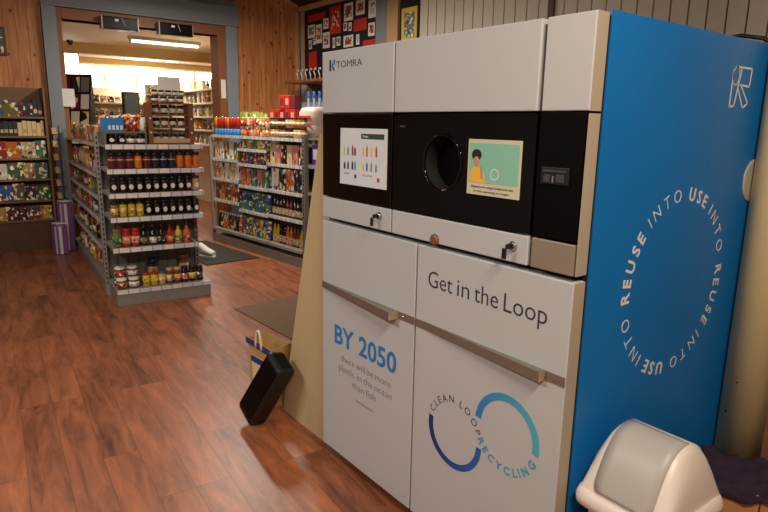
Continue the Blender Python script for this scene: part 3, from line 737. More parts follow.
NAMES = {'multipack': 'drinks_multipack', 'jar': 'glass_jar', 'band_jar': 'glass_jar', 'oval_jar': 'glass_jar', 'squat_jar': 'squat_jar', 'bottle': 'sauce_bottle', 'can': 'food_can', 'tall_can': 'tall_can', 'drink_can': 'drink_can', 'carton': 'food_carton', 'packet': 'food_packet', 'small_bottle': 'small_bottle'}
CATS = {'multipack': 'pack', 'jar': 'jar', 'band_jar': 'jar', 'oval_jar': 'jar', 'squat_jar': 'jar', 'bottle': 'bottle', 'can': 'can', 'tall_can': 'can', 'drink_can': 'can', 'carton': 'carton', 'packet': 'packet', 'small_bottle': 'bottle'}
class Frame:
    def __init__(s_, o, a): s_.o = Vector(o); s_.a = a; s_.X = Vector((math.cos(a), math.sin(a), 0)); s_.Y = Vector((-math.sin(a), math.cos(a), 0))
    def p(s_, x, y, z): return s_.o+s_.X*x+s_.Y*y+Vector((0, 0, z))
def put(kind, F, x, y, z, col, label, group, pcol=(), sc=(1, 1, 1), jit=.06):
    me, parts = P_[kind]
    o = bpy.data.objects.new(NAMES[kind], me); COL.objects.link(o); o.location = F.p(x, y, z+.0008); o.rotation_euler.z = F.a+random.uniform(-jit, jit)
    o.scale = sc; o.color = (*col, 1); tag(o, label, CATS[kind], group)
    for (nme, pm), pc in zip(parts, pcol):
        c_ = bpy.data.objects.new(nme, pm); COL.objects.link(c_); c_.parent = o; c_.color = (*pc, 1)
    return o
ORD = ['first', 'second', 'third', 'fourth', 'fifth', 'sixth', 'seventh', 'eighth', 'ninth', 'tenth', 'eleventh', 'twelfth', 'thirteenth', 'fourteenth', 'fifteenth', 'sixteenth', 'seventeenth', 'eighteenth', 'nineteenth', 'twentieth'] + ['twenty-'+t for t in ['first', 'second', 'third', 'fourth', 'fifth', 'sixth', 'seventh', 'eighth', 'ninth']] + ['thirtieth', 'thirty-first', 'thirty-second', 'thirty-third', 'thirty-fourth', 'thirty-fifth']
C = dict(maroon=s(104, 30, 34), red=s(176, 36, 24), orange=s(214, 112, 34), yellow=s(214, 178, 40), navy=s(34, 34, 60), dark=s(26, 16, 12), white=s(226, 220, 208), cream=s(214, 190, 140),
         green=s(60, 110, 50), olive=s(110, 110, 50), blue=s(40, 90, 160), brown=s(110, 64, 34), tan=s(190, 150, 100), pink=s(214, 130, 120), teal=s(30, 130, 110), purple=s(110, 50, 140), black=s(18, 16, 16), grey=s(120, 116, 110), lime=s(160, 180, 60))

# -- shelving helpers (local: x along the front, y into the shelf, origin front-left floor corner)
def shelf_part(t, x0, x1, z, depth, y=0.0, rail=True, th=.025, name='shelf', railh=.038):
    s_ = MB().box(x0, x1, y+.006, y+depth, z-th, z-.001).build(name, 'shelf_grey', t)
    if rail: MB().box(x0, x1, y-.004, y+.005, z-railh, z-.002).build('price_rail', 'price_rail', s_)
    return s_

# ---- end display of the gondola
FE = Frame((-2.822, -.200, 0), math.radians(84.7))
ge = thing('end_display_shelving', 'grey shelving end display of jars facing the camera', 'shelving', FE.o, FE.a)
mb = MB(); mb.box(0, .75, 0, .46, 0, .095, 0, .003); mb.box(-.004, .754, -.006, .46, .105, .134, 0, .002); mb.build('base_plinth', 'shelf_grey', ge)
mb = MB()
for q in range(9): mb.box(.01+q*.082, .01+q*.082+.074, .455, .47, .14, 1.37)
mb.build('back_panel', 'shelf_back', ge)
MB().box(.0, .74, .4702, .4752, .14, 1.37).build('light_block_sheet', 'shelf_back', ge)  # added sheet that blocks light through the back panel slits
for xx in (-.03, .735): 
    mb = MB(); mb.box(xx, xx+.03, .40, .46, 0, 1.36)
    for q in range(30): mb.box(xx+.01, xx+.02, .397, .4, .1+q*.042, .12+q*.042, 1)
    mb.build('upright', ['shelf_grey', 'void_black'], ge)
ES = [(1.285, .74), (1.095, .74), (.905, .735), (.715, .725), (.470, .665)]
for z, wd in ES: shelf_part(ge, 0, wd, z, .40, .03)
MB().box(0, .75, -.012, -.006, .100, .133).build('price_rail', 'price_rail', ge)
# ledge above the top shelf on the left
mb = MB(); mb.box(0, .31, .05, .38, 1.372, 1.382); mb.box(0, .012, .05, .38, 1.286, 1.372); mb.box(.300, .31, .05, .38, 1.286, 1.372)
mb.build('raised_ledge', 'shelf_back', ge)

E_TOP, E2, E3, E4, E5, E0 = 'jars on the top shelf of the end display', 'jars on the second shelf of the end display', 'jars on the third shelf of the end display', 'jars on the fourth shelf of the end display', 'bottles on the fifth shelf of the end display', 'jars on the base of the end display'
seq = [('maroon', 'maroon')]*3+[('orange', 'orange')]+[('maroon', 'dark red')]+[('navy', 'dark blue')]*3+[('orange', 'amber')]*3
for i, (cn, wn) in enumerate(seq):
    put('band_jar', FE, .045+i*.065, .085, 1.095, C[cn], f'{wn} jam jar, {ORD[i]} from left on second shelf of end display', E2, (C['dark'], C['cream'] if i < 8 else C['orange']), (1, 1, 1.12))
for i in range(11):
    cn = 'dark' if i < 10 else 'tan'
    put('oval_jar', FE, .045+i*.064, .085, .905, C[cn], f'{"dark" if i < 10 else "tan"} jar with oval white label, {ORD[i]} from left on third shelf of end display', E3, (C['black'], C['white']), (1, 1, 1.1))
for i in range(11):
    cn = 'yellow' if i < 4 else 'dark'
    put('jar' if i < 4 else 'oval_jar', FE, .04+i*.0635, .085, .715, s(150, 110, 30) if i == 0 else C[cn], f'{"yellow pickle" if i < 4 else "black sauce"} jar, {ORD[i]} from left on fourth shelf of end display', E4, (C['black'], C['yellow'] if i < 4 else C['white']), (.95, .95, 1.1))
seq = [('jar', 'olive', 'green', 'olive green jar'), ('jar', 'red', 'pink', 'red and pink tall jar'), ('jar', 'red', 'pink', 'red and pink tall jar'), ('bottle', 'black', 'olive', 'black sauce bottle'), ('bottle', 'black', 'white', 'black sauce bottle with white label'),
       ('bottle', 'dark', 'black', 'dark brown sauce bottle'), ('bottle', 'red', 'orange', 'red ketchup bottle'), ('bottle', 'yellow', 'olive', 'yellow mustard bottle'), ('bottle', 'orange', 'red', 'orange sauce bottle')]
for i, (k, c1, c2, wn) in enumerate(seq):
    put(k, FE, .045+i*.068, .09, .470, C[c1], f'{wn}, {ORD[i]} from left on fifth shelf of end display', E5, (C['dark'] if k == 'bottle' else C[c1], C[c2]), (1.15, 1.15, 1.35 if k == 'jar' else 1.05))
for lay in (0, 1):
    for i in (0, 1):
        put('squat_jar', FE, .05+i*.092, .06+.06*lay, .135+.0*lay if lay == 0 else .135+.082, C['brown'], f'brown spread jar with white lid, {"upper" if lay else "lower"} {"left" if i == 0 else "right"} of the stack on the base', E0, (C['white'], C['red'] if i == 0 else C['white']), (1.15, 1.15, 1.1))
for i in (0, 1): put('squat_jar', FE, .05+i*.092, .145, .135, C['brown'], f'brown spread jar standing behind the front stack, {"left" if i == 0 else "right"} one, on the base', E0, (C['white'], C['red']), (1.15, 1.15, 1.1))
seq = [('jar', 'yellow', 'red', 'yellow', 'yellow jar with red lid'), ('jar', 'yellow', 'red', 'yellow', 'yellow jar with red lid'), ('jar', 'yellow', 'blue', 'cream', 'yellow jar with blue lid'), ('jar', 'brown', 'tan', 'cream', 'tan-lidded brown jar'), ('jar', 'brown', 'tan', 'orange', 'tan-lidded brown jar'),
       ('jar', 'black', 'black', 'orange', 'black jar with orange label'), ('jar', 'black', 'black', 'yellow', 'black jar with yellow label'), ('jar', 'black', 'black', 'brown', 'black jar with brown label')]
for i, (k, c1, c2, c3, wn) in enumerate(seq):
    put(k, FE, .24+i*.062, .06, .135, C[c1], f'{wn}, {ORD[i]} to the right of the stacked spread jars', E0, (C[c2], C[c3]), (1.0, 1.0, 1.0 if i < 3 else 1.2))
put('squat_jar', FE, .34, .30, .135, C['navy'], 'dark blue jar at the back of the base, against the mesh panel', E0, (C['navy'], C['tan']), (1.2, 1.2, 2.3))
put('squat_jar', FE, .60, .30, .135, C['brown'], 'brown honey jar at the back of the base, right side', E0, (C['brown'], C['tan']), (1.2, 1.2, 2.5))
for i in range(4):
    k = 'oval_jar' if i < 2 else 'squat_jar'
    put(k, FE, .055+i*.072, .09, 1.285, C['dark'], f'small dark jar with white label, {ORD[i]} from left under the raised ledge', E_TOP, (C['black'], C['white']), (1.1, 1.1, .72) if i < 2 else (.95, .95, .90))
# blue display box and packets on the ledge
sb = thing('display_box', 'blue cardboard display box on the raised ledge of the end display', 'display box', FE.p(.09, .10, 1.383), FE.a, None)
mb = MB(); mb.prism([(-.09, -.05, 0), (.06, -.05, 0), (.06, -.05, .10), (.03, -.05, .115), (-.09, -.05, .035)], (0, .004, 0)); mb.prism([(.06, -.05, 0), (.06, .08, 0), (.06, .08, .09), (.06, -.05, .10)], (-.004, 0, 0)); mb.box(-.09, .06, -.046, .08, 0, .004); mb.prism([(-.09, .08, 0), (.06, .08, 0), (.06, .08, .10), (-.09, .08, .10)], (0, .004, 0))
mb.build('box_body', 'print_blue', sb); mb = MB()
for q in range(4): mb.box(-.055+q*.028, -.037+q*.028, -.0515, -.0502, .012, .045)
mb.build('box_print', 'print_white', sb)
for j, yy in enumerate((.09, .17)):
    for i in range(5):
        cn = ['red', 'yellow', 'red', 'orange', 'white'][(i+j*2) % 5]
        put('packet', FE, .175+i*.030+.0, yy+.02*(i % 2), 1.383, C[cn], f'{cn} snack packet, {ORD[i]} from left in the {"front" if j == 0 else "rear"} row on the raised ledge', 'snack packets on the raised ledge', (), (.55, .8, .78+.12*j+.05*(i % 2)))
for i in range(3): put('packet', FE, .02+i*.05, .26, 1.383, C[['orange', 'red', 'cream'][i]], f'{["orange", "red", "cream"][i]} packet behind the blue display box', 'snack packets on the raised ledge', (), (.6, 1, .85))
# wooden jar rack
rk = thing('jar_rack', 'brown wooden countertop rack holding small jars on the end display', 'rack', FE.p(.33, .06, 1.286), FE.a)
for xx in (0, .32): MB().box(xx, xx+.035, 0, .16, 0, .325, bev=.003).build('side_post', 'wood_rack', rk)
mb = MB()
for xx in (.0175, .3375):
    for zz in (.09, .2): mb.lathe([(.008, 0), (.006, .004)], 12, (xx, 0, zz), 'y')
mb.build('stud', 'print_white', rk)
for zz in (.0, .125, .225, .315): MB().box(.035, .32, .005, .155, zz, zz+.01).build('rack_shelf', 'wood_rack', rk)
MB().box(.035, .32, .001, .005, .01, .045).build('front_rail', 'trim_wood', rk)
for j, (zz, n) in enumerate(((.045, 4), (.135, 4), (.235, 4), (.325, 4), (.378, 5))):
    for i in range(n):
        cn = ['maroon', 'dark', 'brown', 'dark', 'maroon'][(i+j) % 5]
        put('squat_jar', FE, .33+.075+i*(.065 if n == 4 else .052), .06+(.075 if j == 0 else .07), 1.286+(zz if j != 0 else .01)+(.0 if j < 4 else .0), C[cn],
            f'small preserve jar, {ORD[i]} from left in the {["lowest", "second", "third", "fourth", "topmost"][j]} row of the wooden rack', 'small jars in the wooden rack', (C['dark'], C['white']), (.78, .78, .98) if j < 3 else ((.78, .78, .68) if n == 4 else (.66, .66, .6)))
# white card standing behind the rack
wc = thing('price_card', 'blank white card on a stem behind the wooden jar rack', 'card', FE.p(.56, .30, 1.305), FE.a)
MB().box(-.09, .09, 0, .004, .34, .52).build('card', 'paper_white', wc); MB().box(-.01, .01, .005, .012, 0, .36).build('stem', 'grey_metal', wc)

# ---- long left side of the gondola
GL = 2.55
FL = Frame((-5.841, .037, 0), math.radians(-4.49))
gl = thing('gondola_shelving', 'long grey gondola shelving running back towards the doorway', 'shelving', FL.o, FL.a)
MB().box(0, GL-.03, .0, .75, 0, .08, bev=.003).build('base_plinth', 'shelf_grey', gl)
MB().box(0, GL-.04, .42, .45, .14, 1.36).build('back_panel', 'shelf_back', gl)
GS = [1.27, 1.00, .80, .60, .35]
for b in range(3):
    xa, xb = b*.845+.02, b*.845+.84
    MB().box(xa-.02, xa+.01, .38, .42, .14, 1.36).build('upright', 'shelf_grey', gl)
    for z in GS:
        xe = min(xb, GL-.03)
        shelf_part(gl, xa, xe, z, .36, .02, True, .02, 'shelf', .03)
        if b == 2: shelf_part(gl, xa, xe, z, .28, .455, False, .02, 'shelf')
mb = MB(); mb.box(GL-.03, GL, .02, .06, 0, 1.36)
for q in range(30): mb.box(GL, GL+.002, .03, .045, .1+q*.042, .12+q*.042, 1)
mb.build('upright', ['shelf_grey', 'void_black'], gl)
pal = ['red', 'orange', 'cream', 'brown', 'green', 'yellow', 'tan', 'white', 'maroon', 'olive', 'pink', 'dark']
lev = ['top', 'second', 'third', 'fourth', 'fifth', 'base']
for j, z in enumerate(GS+[.081]):
    n = 18
    for i in range(n):
        k = random.choice(['packet', 'carton', 'can', 'packet', 'jar'] if j else ['packet', 'carton', 'packet'])
        cn = random.choice(pal) if j else ['orange', 'cream', 'green', 'red', 'yellow'][(i*2+j) % 5]
        xx = GL-.09-i*.132
        gap = {0: .22, 1: .21, 2: .15, 3: .15, 4: .19, 5: .20}[j]
        hh = {'packet': .14, 'carton': .13, 'can': .105, 'jar': .11}[k]
        sz = min(1.25, gap/hh*random.uniform(.8, .95)) if j else random.uniform(.95, 1.2)
        put(k, FL, xx, .085, z, C[cn], f'{cn} {CATS[k]} on gondola side, {lev[j]} level, {ORD[i]} from the near end', 'goods along the left side of the gondola', (C['dark'], C['white']), (1.2 if k in ('packet', 'carton') else 1.35, 1.1 if k in ('packet', 'carton') else 1.35, sz))
# goods poking out past the right edge of the end display
for j, (z, cn, k) in enumerate(((1.286, 'pink', 'packet'), (1.05, 'orange', 'carton'), (.90, 'white', 'packet'), (.70, 'olive', 'can'), (.50, 'pink', 'carton'))):
    pass

# ---- wall shelving on the right
FR = Frame((-5.166, 1.518, 0), math.radians(5.3))
gr = thing('wall_shelving', 'long grey grocery shelving stacked with goods right of the doorway', 'shelving', FR.o, FR.a)
MB().box(.0, 2.0, .0, .50, 0, .10, bev=.003).build('base_plinth', 'shelf_grey', gr)
MB().box(.0, 2.0, .47, .50, .10, 1.33).build('back_panel', 'shelf_back', gr)
for xx in (.03, .64, 1.275):
    MB().box(xx, xx+.02, .42, .47, .10, 1.32).build('upright', 'shelf_grey', gr)
mb = MB(); mb.box(1.985, 2.03, 0, .05, 0, 1.36)
for q in range(30): mb.box(2.0, 2.015, -.002, 0, .1+q*.042, .12+q*.042, 1); 
mb.build('upright', ['shelf_grey', 'void_black'], gr)
MB().box(.0, .02, .0, .04, 0, 1.3).build('upright', 'shelf_grey', gr)
RB = {0: (.03, .645, [1.32, 1.04, .80, .54, .18]), 1: (.66, 1.285, [1.32, 1.18, 1.01, .76, .475, .18]), 2: (1.30, 1.975, [1.32, 1.05, .765, .485, .18])}
styles = {(0, 0): ('drink_can', ['red', 'orange', 'blue']), (1, 0): ('small_bottle', ['orange', 'red', 'tan']), (2, 0): ('jar', ['orange', 'olive', 'maroon', 'cream']),
 (0, 1): ('carton', ['cream', 'white', 'olive']), (0, 2): ('carton', ['pink', 'cream', 'white']), (0, 3): ('carton', ['maroon', 'orange', 'brown']), (0, 4): ('small_bottle', ['dark', 'orange', 'brown']),
 (1, 1): ('can', ['olive', 'yellow', 'green']), (1, 2): ('small_bottle', ['red', 'blue', 'brown']), (1, 3): ('carton', ['orange', 'pink', 'teal']), (1, 4): ('can', ['teal', 'blue', 'green']), (1, 5): ('can', ['blue', 'olive', 'yellow']),
 (2, 1): ('carton', ['cream', 'pink', 'dark']), (2, 2): ('tall_can', ['white', 'dark', 'orange', 'navy']), (2, 3): ('bottle', ['dark', 'black', 'maroon']), (2, 4): ('bottle', ['yellow', 'dark', 'orange', 'brown'])}
bay = ['left', 'middle', 'right']
for b, (xa, xb, zs) in RB.items():
    for j, z in enumerate(zs):
        shelf_part(gr, xa, xb, z, .40 if j < len(zs)-1 else .45, .02 if j < len(zs)-1 else 0, True, .02, 'shelf', .034)
        k, cs = styles[(b, j)]; hk = {'tall_can': .16, 'drink_can': .16, 'can': .105, 'carton': .13, 'small_bottle': .135, 'jar': .109, 'bottle': .156, 'packet': .14}[k]
        gap = (zs[j-1]-z-.035) if j else .22
        wk = {'tall_can': .066, 'drink_can': .066, 'can': .074, 'carton': .10, 'small_bottle': .062, 'jar': .066, 'bottle': .060}[k]
        n = int((xb-xa-.03)/wk); st = (xb-xa-.03)/n
        layers = 2 if (k in ('carton', 'can', 'jar') and gap > hk*1.9) or (j == 0 and k != 'drink_can') else 1
        for lay in range(layers):
            for i in range(n):
                cn = cs[(i*7//n+lay) % len(cs)] if k == 'carton' or b == 1 else cs[(i//2+lay) % len(cs)]
                if b == 0 and j == 0: cn = 'red' if i % 4 else 'orange'
                zsc = min(1.0 if layers > 1 else 1.5, gap/hk/layers*.92)
                zz = z+lay*(hk*zsc+.001) if k != 'carton' else z+lay*(hk*zsc+.001)
                put(k, FR, xa+.018+st*(i+.5), .075+.0*lay, zz, C[cn],
                    f'{cn} {CATS[k]} on wall shelving, {bay[b]} bay, {lev[j] if j < len(zs)-1 else "bottom"} shelf, {ORD[i]} from left{(", upper row" if lay else ", lower row") if layers > 1 else ""}',
                    'goods on the wall shelving', (C['dark'], C['cream']), (1 if k != 'carton' else .98, 1, zsc), .03)
# back row on top: blue cans, red packs
for i in range(8): put('can', FR, .08+i*.085, .20, 1.32, C['blue'], f'blue can behind the red cans on top of the wall shelving, {ORD[i]} from left', 'cans in the back row on top of the shelving', (), (1, 1, 1.2))
for i in range(4): 
    o = put('carton', FR, .22+i*.14, .38, 1.321, C['lime'], f'lime green box at the back of the shelving top, {ORD[i]} from left', 'lime boxes on the shelving top', (), (1.35, 1.1, 2.1-.1*(i % 2)), .0)
for i in range(5):
    for lay in range(3):
        put('multipack', FR, .90+i*.105, .38, 1.321+lay*.150, C['red'] if (i+lay) % 3 else C['maroon'], f'red multipack, {ORD[i]} column from left, {["bottom", "middle", "top"][lay]} layer, on the shelving top', 'red multipacks stacked on the shelving', (C['pink'] if (i+lay) % 2 else C['maroon'],), (1.05, 1.3, 1.15), .0) if not (lay == 2 and i < 2) else None
# shelving end facing the machine
FN = Frame((-3.14, 1.74, 0), math.radians(5.3))
ns = thing('side_shelving', 'grey shelf bay between the wall shelving and the machine', 'shelving', FN.o, FN.a)
MB().box(0, .55, 0, .45, 0, .1).build('base_plinth', 'shelf_grey', ns)
for z in (1.33, 1.07, .80): shelf_part(ns, 0, .55, z, .42, 0, z < 1.3, .02)
for xx in (0, .53): MB().box(xx, xx+.02, .42, .45, .1, 1.33).build('upright', 'shelf_grey', ns)
pk = thing('tissue_pack', 'white plastic pack of tissue rolls with red print beside the machine', 'pack', FR.p(1.84, .28, 1.321), FR.a); pk.scale = (1, 1, 1.12)
vs = superell(.16, .14, 32, 3.5)
rings = [[(x*k, y*k, z) for x, y in vs] for (k, z) in ((.9, 0), (1, .02), (1.0, .11), (.96, .125), (1.0, .14), (1.0, .23), (.85, .27), (.5, .28))]
loft(rings).build('wrap', 'pack_wrap', pk)
mb = MB(); mb.box(-.13, .05, -.1445, -.1405, .05, .08); mb.box(-.10, .10, -.1445, -.1405, .17, .20); mb.box(-.12, .12, -.1445, -.1405, .115, .13); mb.build('red_print', 'red_print', pk)
pb_ = thing('purple_box', 'purple carton on the shelf under the tissue pack', 'carton', FN.p(.15, .13, 1.072), FN.a)
MB().box(-.12, .12, -.10, .10, 0, .19, bev=.003).build('carton_body', 'prod_plain', pb_).color = (*s(120, 50, 190), 1)
MB().box(-.10, -.02, -.102, -.1005, .05, .15).build('carton_label', 'paper_white', pb_)
for i in range(5):
    o = put('bottle', FR, 1.47+i*.100, .455, 1.321, s(110, 140, 175), f'pale blue water bottle with blue cap, {ORD[i]} from left behind the tissue pack', 'water bottles behind the tissue pack', (C['blue'], C['white']), (1.7, 1.1, 3.1))
# wooden ledge with white curled hooks
ld = thing('wall_ledge', 'brown wooden wall ledge below the notice board', 'shelf', (0, 0, 0))
MB().box(-5.60, -3.9, 2.80, 3.14, 2.00, 2.035, bev=.003).build('shelf_board', 'wood_frame', ld)
for xx in (-5.2, -4.4): MB().prism([(xx, 3.14, 1.99), (xx, 2.9, 1.99), (xx, 3.14, 1.8)], (.02, 0, 0)).build('bracket', 'wood_dark', ld)
hk = MB().tube([(.0, 0, 0), (.02, 0, .01), (.015, 0, .05), (-.012, 0, .09), (0, 0, .125), (.03, 0, .13), (.04, 0, .11)], .009, 6).mesh('curled_ornament', 'paper_white')
for i in range(8):
    o = bpy.data.objects.new('curled_ornament', hk); COL.objects.link(o); o.location = (-5.42+i*.115, 2.90, 2.045)
    tag(o, f'small white curled ornament on the wooden ledge, {ORD[i]} from left', 'ornament', 'white ornaments on the ledge')

# ================================================================== NOTICE BOARD
nb = thing('notice_board', 'large black notice board covered in cards high on the back wall', 'notice board')
MB().box(-5.68, -3.97, YB-.03, YB-.002, 2.05, 2.99).build('board_panel', 'notice_black', nb)
mb = MB(); mb.box(-5.72, -5.68, YB-.04, YB-.002, 2.04, 2.995); mb.box(-3.97, -3.955, YB-.04, YB-.002, 2.04, 2.995); mb.build('board_frame', 'trim_wood', nb)
cards = [('redbanner',-5.35,2.88,0.45,0.09),('redbig',-4.88,2.79,0.27,0.34),('c1',-4.57,2.85,0.20,0.21),('c2',-4.31,2.87,0.19,0.17),('c3',-4.06,2.82,0.15,0.20),('redm',-4.31,2.67,0.28,0.14),('c4',-5.49,2.71,0.19,0.17),('c5',-5.29,2.66,0.15,0.24),('c6',-5.11,2.77,0.13,0.13),('c7',-5.10,2.56,0.17,0.20),('c8',-4.64,2.68,0.08,0.10),('c9',-4.53,2.67,0.07,0.10),('c10',-5.52,2.54,0.08,0.12),('c11',-5.41,2.57,0.08,0.08),('c12',-4.91,2.51,0.06,0.13),('c13',-4.80,2.52,0.09,0.11),('c14',-4.57,2.50,0.22,0.14),('c15',-4.36,2.50,0.07,0.12),('c16',-4.07,2.59,0.13,0.15),('redlow',-4.12,2.44,0.25,0.07),('redlow2',-5.46,2.32,0.22,0.24)]
cardlab = {'redbanner': 'wide red banner card at the top left of the notice board', 'redbig': 'large tall red card at the top of the notice board', 'redm': 'red landscape card at right of the notice board', 'redlow': 'low red strip card at lower right of the notice board', 'redlow2': 'red square card at the lower left of the notice board'}
wh = 0
for (nme, x, z, w_, h_) in cards:
    red = nme.startswith('red')
    c_ = thing('pinned_card', cardlab.get(nme) or f'white printed card with a picture, {ORD[wh]} of the white cards counted from the top row', 'card', (x, YB-.033, z), 0, 'cards pinned on the notice board')
    if not red: wh += 1
    bd_ = MB().box(-w_/2, w_/2, -.001, .001, -h_/2, h_/2).build('card_sheet', 'red_print' if red else 'paper_white', c_)
    if not red or nme == 'redbig':
        p = MB().box(-w_*.34, w_*.34, -.002, -.0012, -h_*.30, h_*.34).build('picture', 'card_print', c_); p.color = (*random.choice([s(200, 190, 180), s(150, 60, 50), s(120, 110, 100)]), 1) if not red else (*s(190, 50, 40), 1)
ps = thing('poster', 'yellow framed poster right of the notice board', 'poster', (-3.33, YB-.05, 2.59))
MB().box(-.14, .13, 0, .003, -.22, .15).build('poster_sheet', 'yellow_print', ps); p = MB().box(-.09, .09, -.0012, -.0002, -.17, .10).build('picture', 'card_print', ps); p.color = (*s(110, 130, 110), 1)
MB().box(-.17, .16, .0035, .005, -.54, .40).build('backing_strip', 'notice_black', ps)

# ================================================================== BOOKCASE
FB = Frame((-5.58, -1.35, 0), PI/2)   # x runs along +y, front faces +x
BW = 1.185
bc = thing('bookcase', 'dark brown wooden bookcase left of the doorway', 'bookcase', FB.o, FB.a)
for xx in (0, BW-.02): MB().box(xx, xx+.02, 0, .25, 0, 1.80).build('side_panel', 'book_board', bc)
MB().box(.02, BW-.02, .235, .25, 0, 1.80).build('back_panel', 'book_board', bc)
BZ = [1.488, 1.28, 1.04, .81, .573, .355]
for z in BZ: MB().box(.02, BW-.02, .005, .235, z-.022, z-.001).build('shelf', 'book_board', bc)
MB().box(.02, BW-.02, .03, .045, 0, .33).build('kick_board', 'wood_dark', bc)
def book_mesh(w_, h_, d_):
    mb = MB(); mb.box(-w_/2, w_/2, 0, .0025 if w_ > .08 else d_, 0, h_, 0)
    return mb
cover = MB().box(-.5, .5, 0, .08, 0, 1, 0).mesh('front_cover', 'cover_print')
pages = MB().box(-.49, .49, .08, 1, .01, .99, 0).mesh('page_block', 'paper_white')
spine = MB().box(-.5, .5, 0, 1, 0, 1, 0).mesh('book_spine', 'prod_plain')
bandm = MB().box(-.5, .5, -.01, 0, .2, .45, 0).mesh('spine_label', 'prod_plain')
bpal = [[('white', 'pink', 'blue', 'olive', 'navy', 'grey', 'navy')], [('maroon', 'blue', 'dark', 'navy', 'cream', 'cream')], [('olive', 'dark', 'orange', 'red', 'orange', 'cream', 'teal')], [('white', 'orange', 'white', 'green', 'tan', 'teal')], [('dark', 'olive', 'blue', 'olive', 'navy', 'green')], [('maroon', 'dark', 'brown', 'yellow')]]
for j, z in enumerate(BZ):
    cs = bpal[j][0]; x = BW-.035; i = 0
    while x > .18 and i < 26:
        facing = (j != 1) if i > 1 or j > 1 else (j not in (0, 1))
        if j == 1: facing = False
        w_ = random.uniform(.10, .15) if facing else random.uniform(.022, .045)
        h_ = {0: .185, 1: .17, 2: .20, 3: .195, 4: .19, 5: .16}[j]*random.uniform(.8, 1)
        cn = cs[(-1-i) % len(cs)] if facing else cs[(-1-i//3) % len(cs)]
        d_ = .02 if facing else .14
        nm_ = 'book'
        t = thing(nm_, f'{cn} book {"shown cover-out" if facing else "standing spine-out"} on {["top", "second", "third", "fourth", "fifth", "bottom"][j]} bookcase shelf, {ORD[i]} from right', 'book', FB.p(x-w_/2, .03, z), FB.a, 'books on the bookcase')
        if facing:
            a_ = bpy.data.objects.new('front_cover', cover); b_ = bpy.data.objects.new('page_block', pages)
            for q in (a_, b_): COL.objects.link(q); q.parent = t; q.scale = (w_, d_, h_)
            a_.color = (*[q*.7 for q in C[cn]], 1)  # covers darkened, the dim corner's shade is put into their colour
        else:
            a_ = bpy.data.objects.new('book_cover', spine); b_ = bpy.data.objects.new('spine_label', bandm)
            for q in (a_, b_): COL.objects.link(q); q.parent = t
            a_.scale = (w_, d_, h_); b_.scale = (w_*.8, .05, h_); a_.color = (*C[cn], 1); b_.color = (*C['cream'], 1) if i % 2 else (*C['tan'], 1)
        x -= w_+.004; i += 1
# leaflet rack fixed to the side of the bookcase
lr = thing('leaflet_rack', 'narrow black wire rack of leaflets beside the bookcase', 'rack', (-5.60, -.145, 0), PI/2)
mb = MB(); mb.box(0, .01, 0, .012, .3, 1.4); mb.box(.085, .095, 0, .012, .3, 1.4)
for q in range(7): mb.box(0, .095, -.05, -.045, .42+q*.145, .43+q*.145); mb.box(0, .005, -.05, .0, .42+q*.145, .425+q*.145)
mb.build('wire_frame', 'black_plastic', lr)
for q in range(7):
    lf = MB(); lf.prism([(.016, -.042, .432+q*.145), (.060, -.042, .432+q*.145), (.060, -.008, .50+q*.145), (.016, -.008, .50+q*.145)], (0, .006, 0))
    o = lf.build('leaflet', 'bag_tan', None, (-5.60, -.145, 0), PI/2); tag(o, f'cream leaflet in the narrow rack, {ORD[6-q]} from top', 'leaflet', 'leaflets in the narrow rack')
# purple and white rolls
def purple_roll(x, y, h_, label):
    t = thing('wrapped_roll', label, 'roll', (x, y, 0), .3, 'purple wrapped rolls by the gondola')
    MB().box(-.07, .07, -.06, .06, 0, h_, 0, .02).build('wrapped_body', 'prod_plain', t).color = (*s(130, 84, 140), 1)
    mb = MB(); mb.box(.02, .05, -.062, -.0602, .01, h_-.02); mb.box(.0705, .072, -.04, -.01, .01, h_-.02); mb.build('white_stripe', 'print_white', t)
    MB().box(-.06, .06, -.05, .05, h_, h_+.012, 0, .004).build('end_cap', 'print_white', t)
purple_roll(-5.42, -.10, .56, 'tall purple and white wrapped roll standing by the doorway')
purple_roll(-5.24, -.20, .34, 'short purple and white wrapped roll in front of the taller one')
# picture at the far left
pf = thing('picture_frame', 'small dark framed picture on the pine wall at far left', 'picture', (XW, -.62, 2.28))
MB().box(0, .02, -.20, .17, -.15, .15, bev=.004).build('frame', 'wood_dark', pf); p = MB().box(.0205, .022, -.17, .14, -.12, .12).build('picture', 'card_print', pf); p.color = (*s(70, 90, 70), 1)

# ================================================================== DOORWAY ITEMS
for (ya, yb, lb) in ((.51, .92, 'left'), (1.16, 1.58, 'right')):
    t = thing('black_heater', f'black slab-shaped heater hanging from the doorway lintel, {lb} of the two', 'heater', (XW+.10, (ya+yb)/2, 2.655), PI/2, 'black units under the lintel')
    L_ = yb-ya
    b_ = MB().box(-L_/2, L_/2, -.05, .05, -.15, -.01, 0, .01).build('unit_body', 'black_satin', t)
    MB().box(-.06, -.02, -.053, -.0505, -.06, -.035).build('unit_label', 'print_white', t)
    MB().tube([(.03, -.02, 0), (.02, -.054, -.02), (.04, -.056, -.08), (.05, -.052, -.10)], .003, 6).build('wire', 'print_white', t)
    for q in (-L_/2, L_/2-.006): MB().box(q-.003, q+.009, -.052, .052, -.152, -.008).build('end_cap', 'grey_metal', t)
pn = thing('paper_notice', 'white paper notice taped to the left side of the doorway', 'notice', (XW+.062, .10, 1.71))
MB().box(0, .001, -.055, .075, -.10, .10).build('paper_sheet', 'paper_white', pn)
pn = thing('paper_notice', 'small white notice on the right side of the doorway', 'notice', (XW+.032, 2.0, 1.9))
MB().box(0, .001, -.03, .035, -.12, .12).build('paper_sheet', 'paper_white', pn)
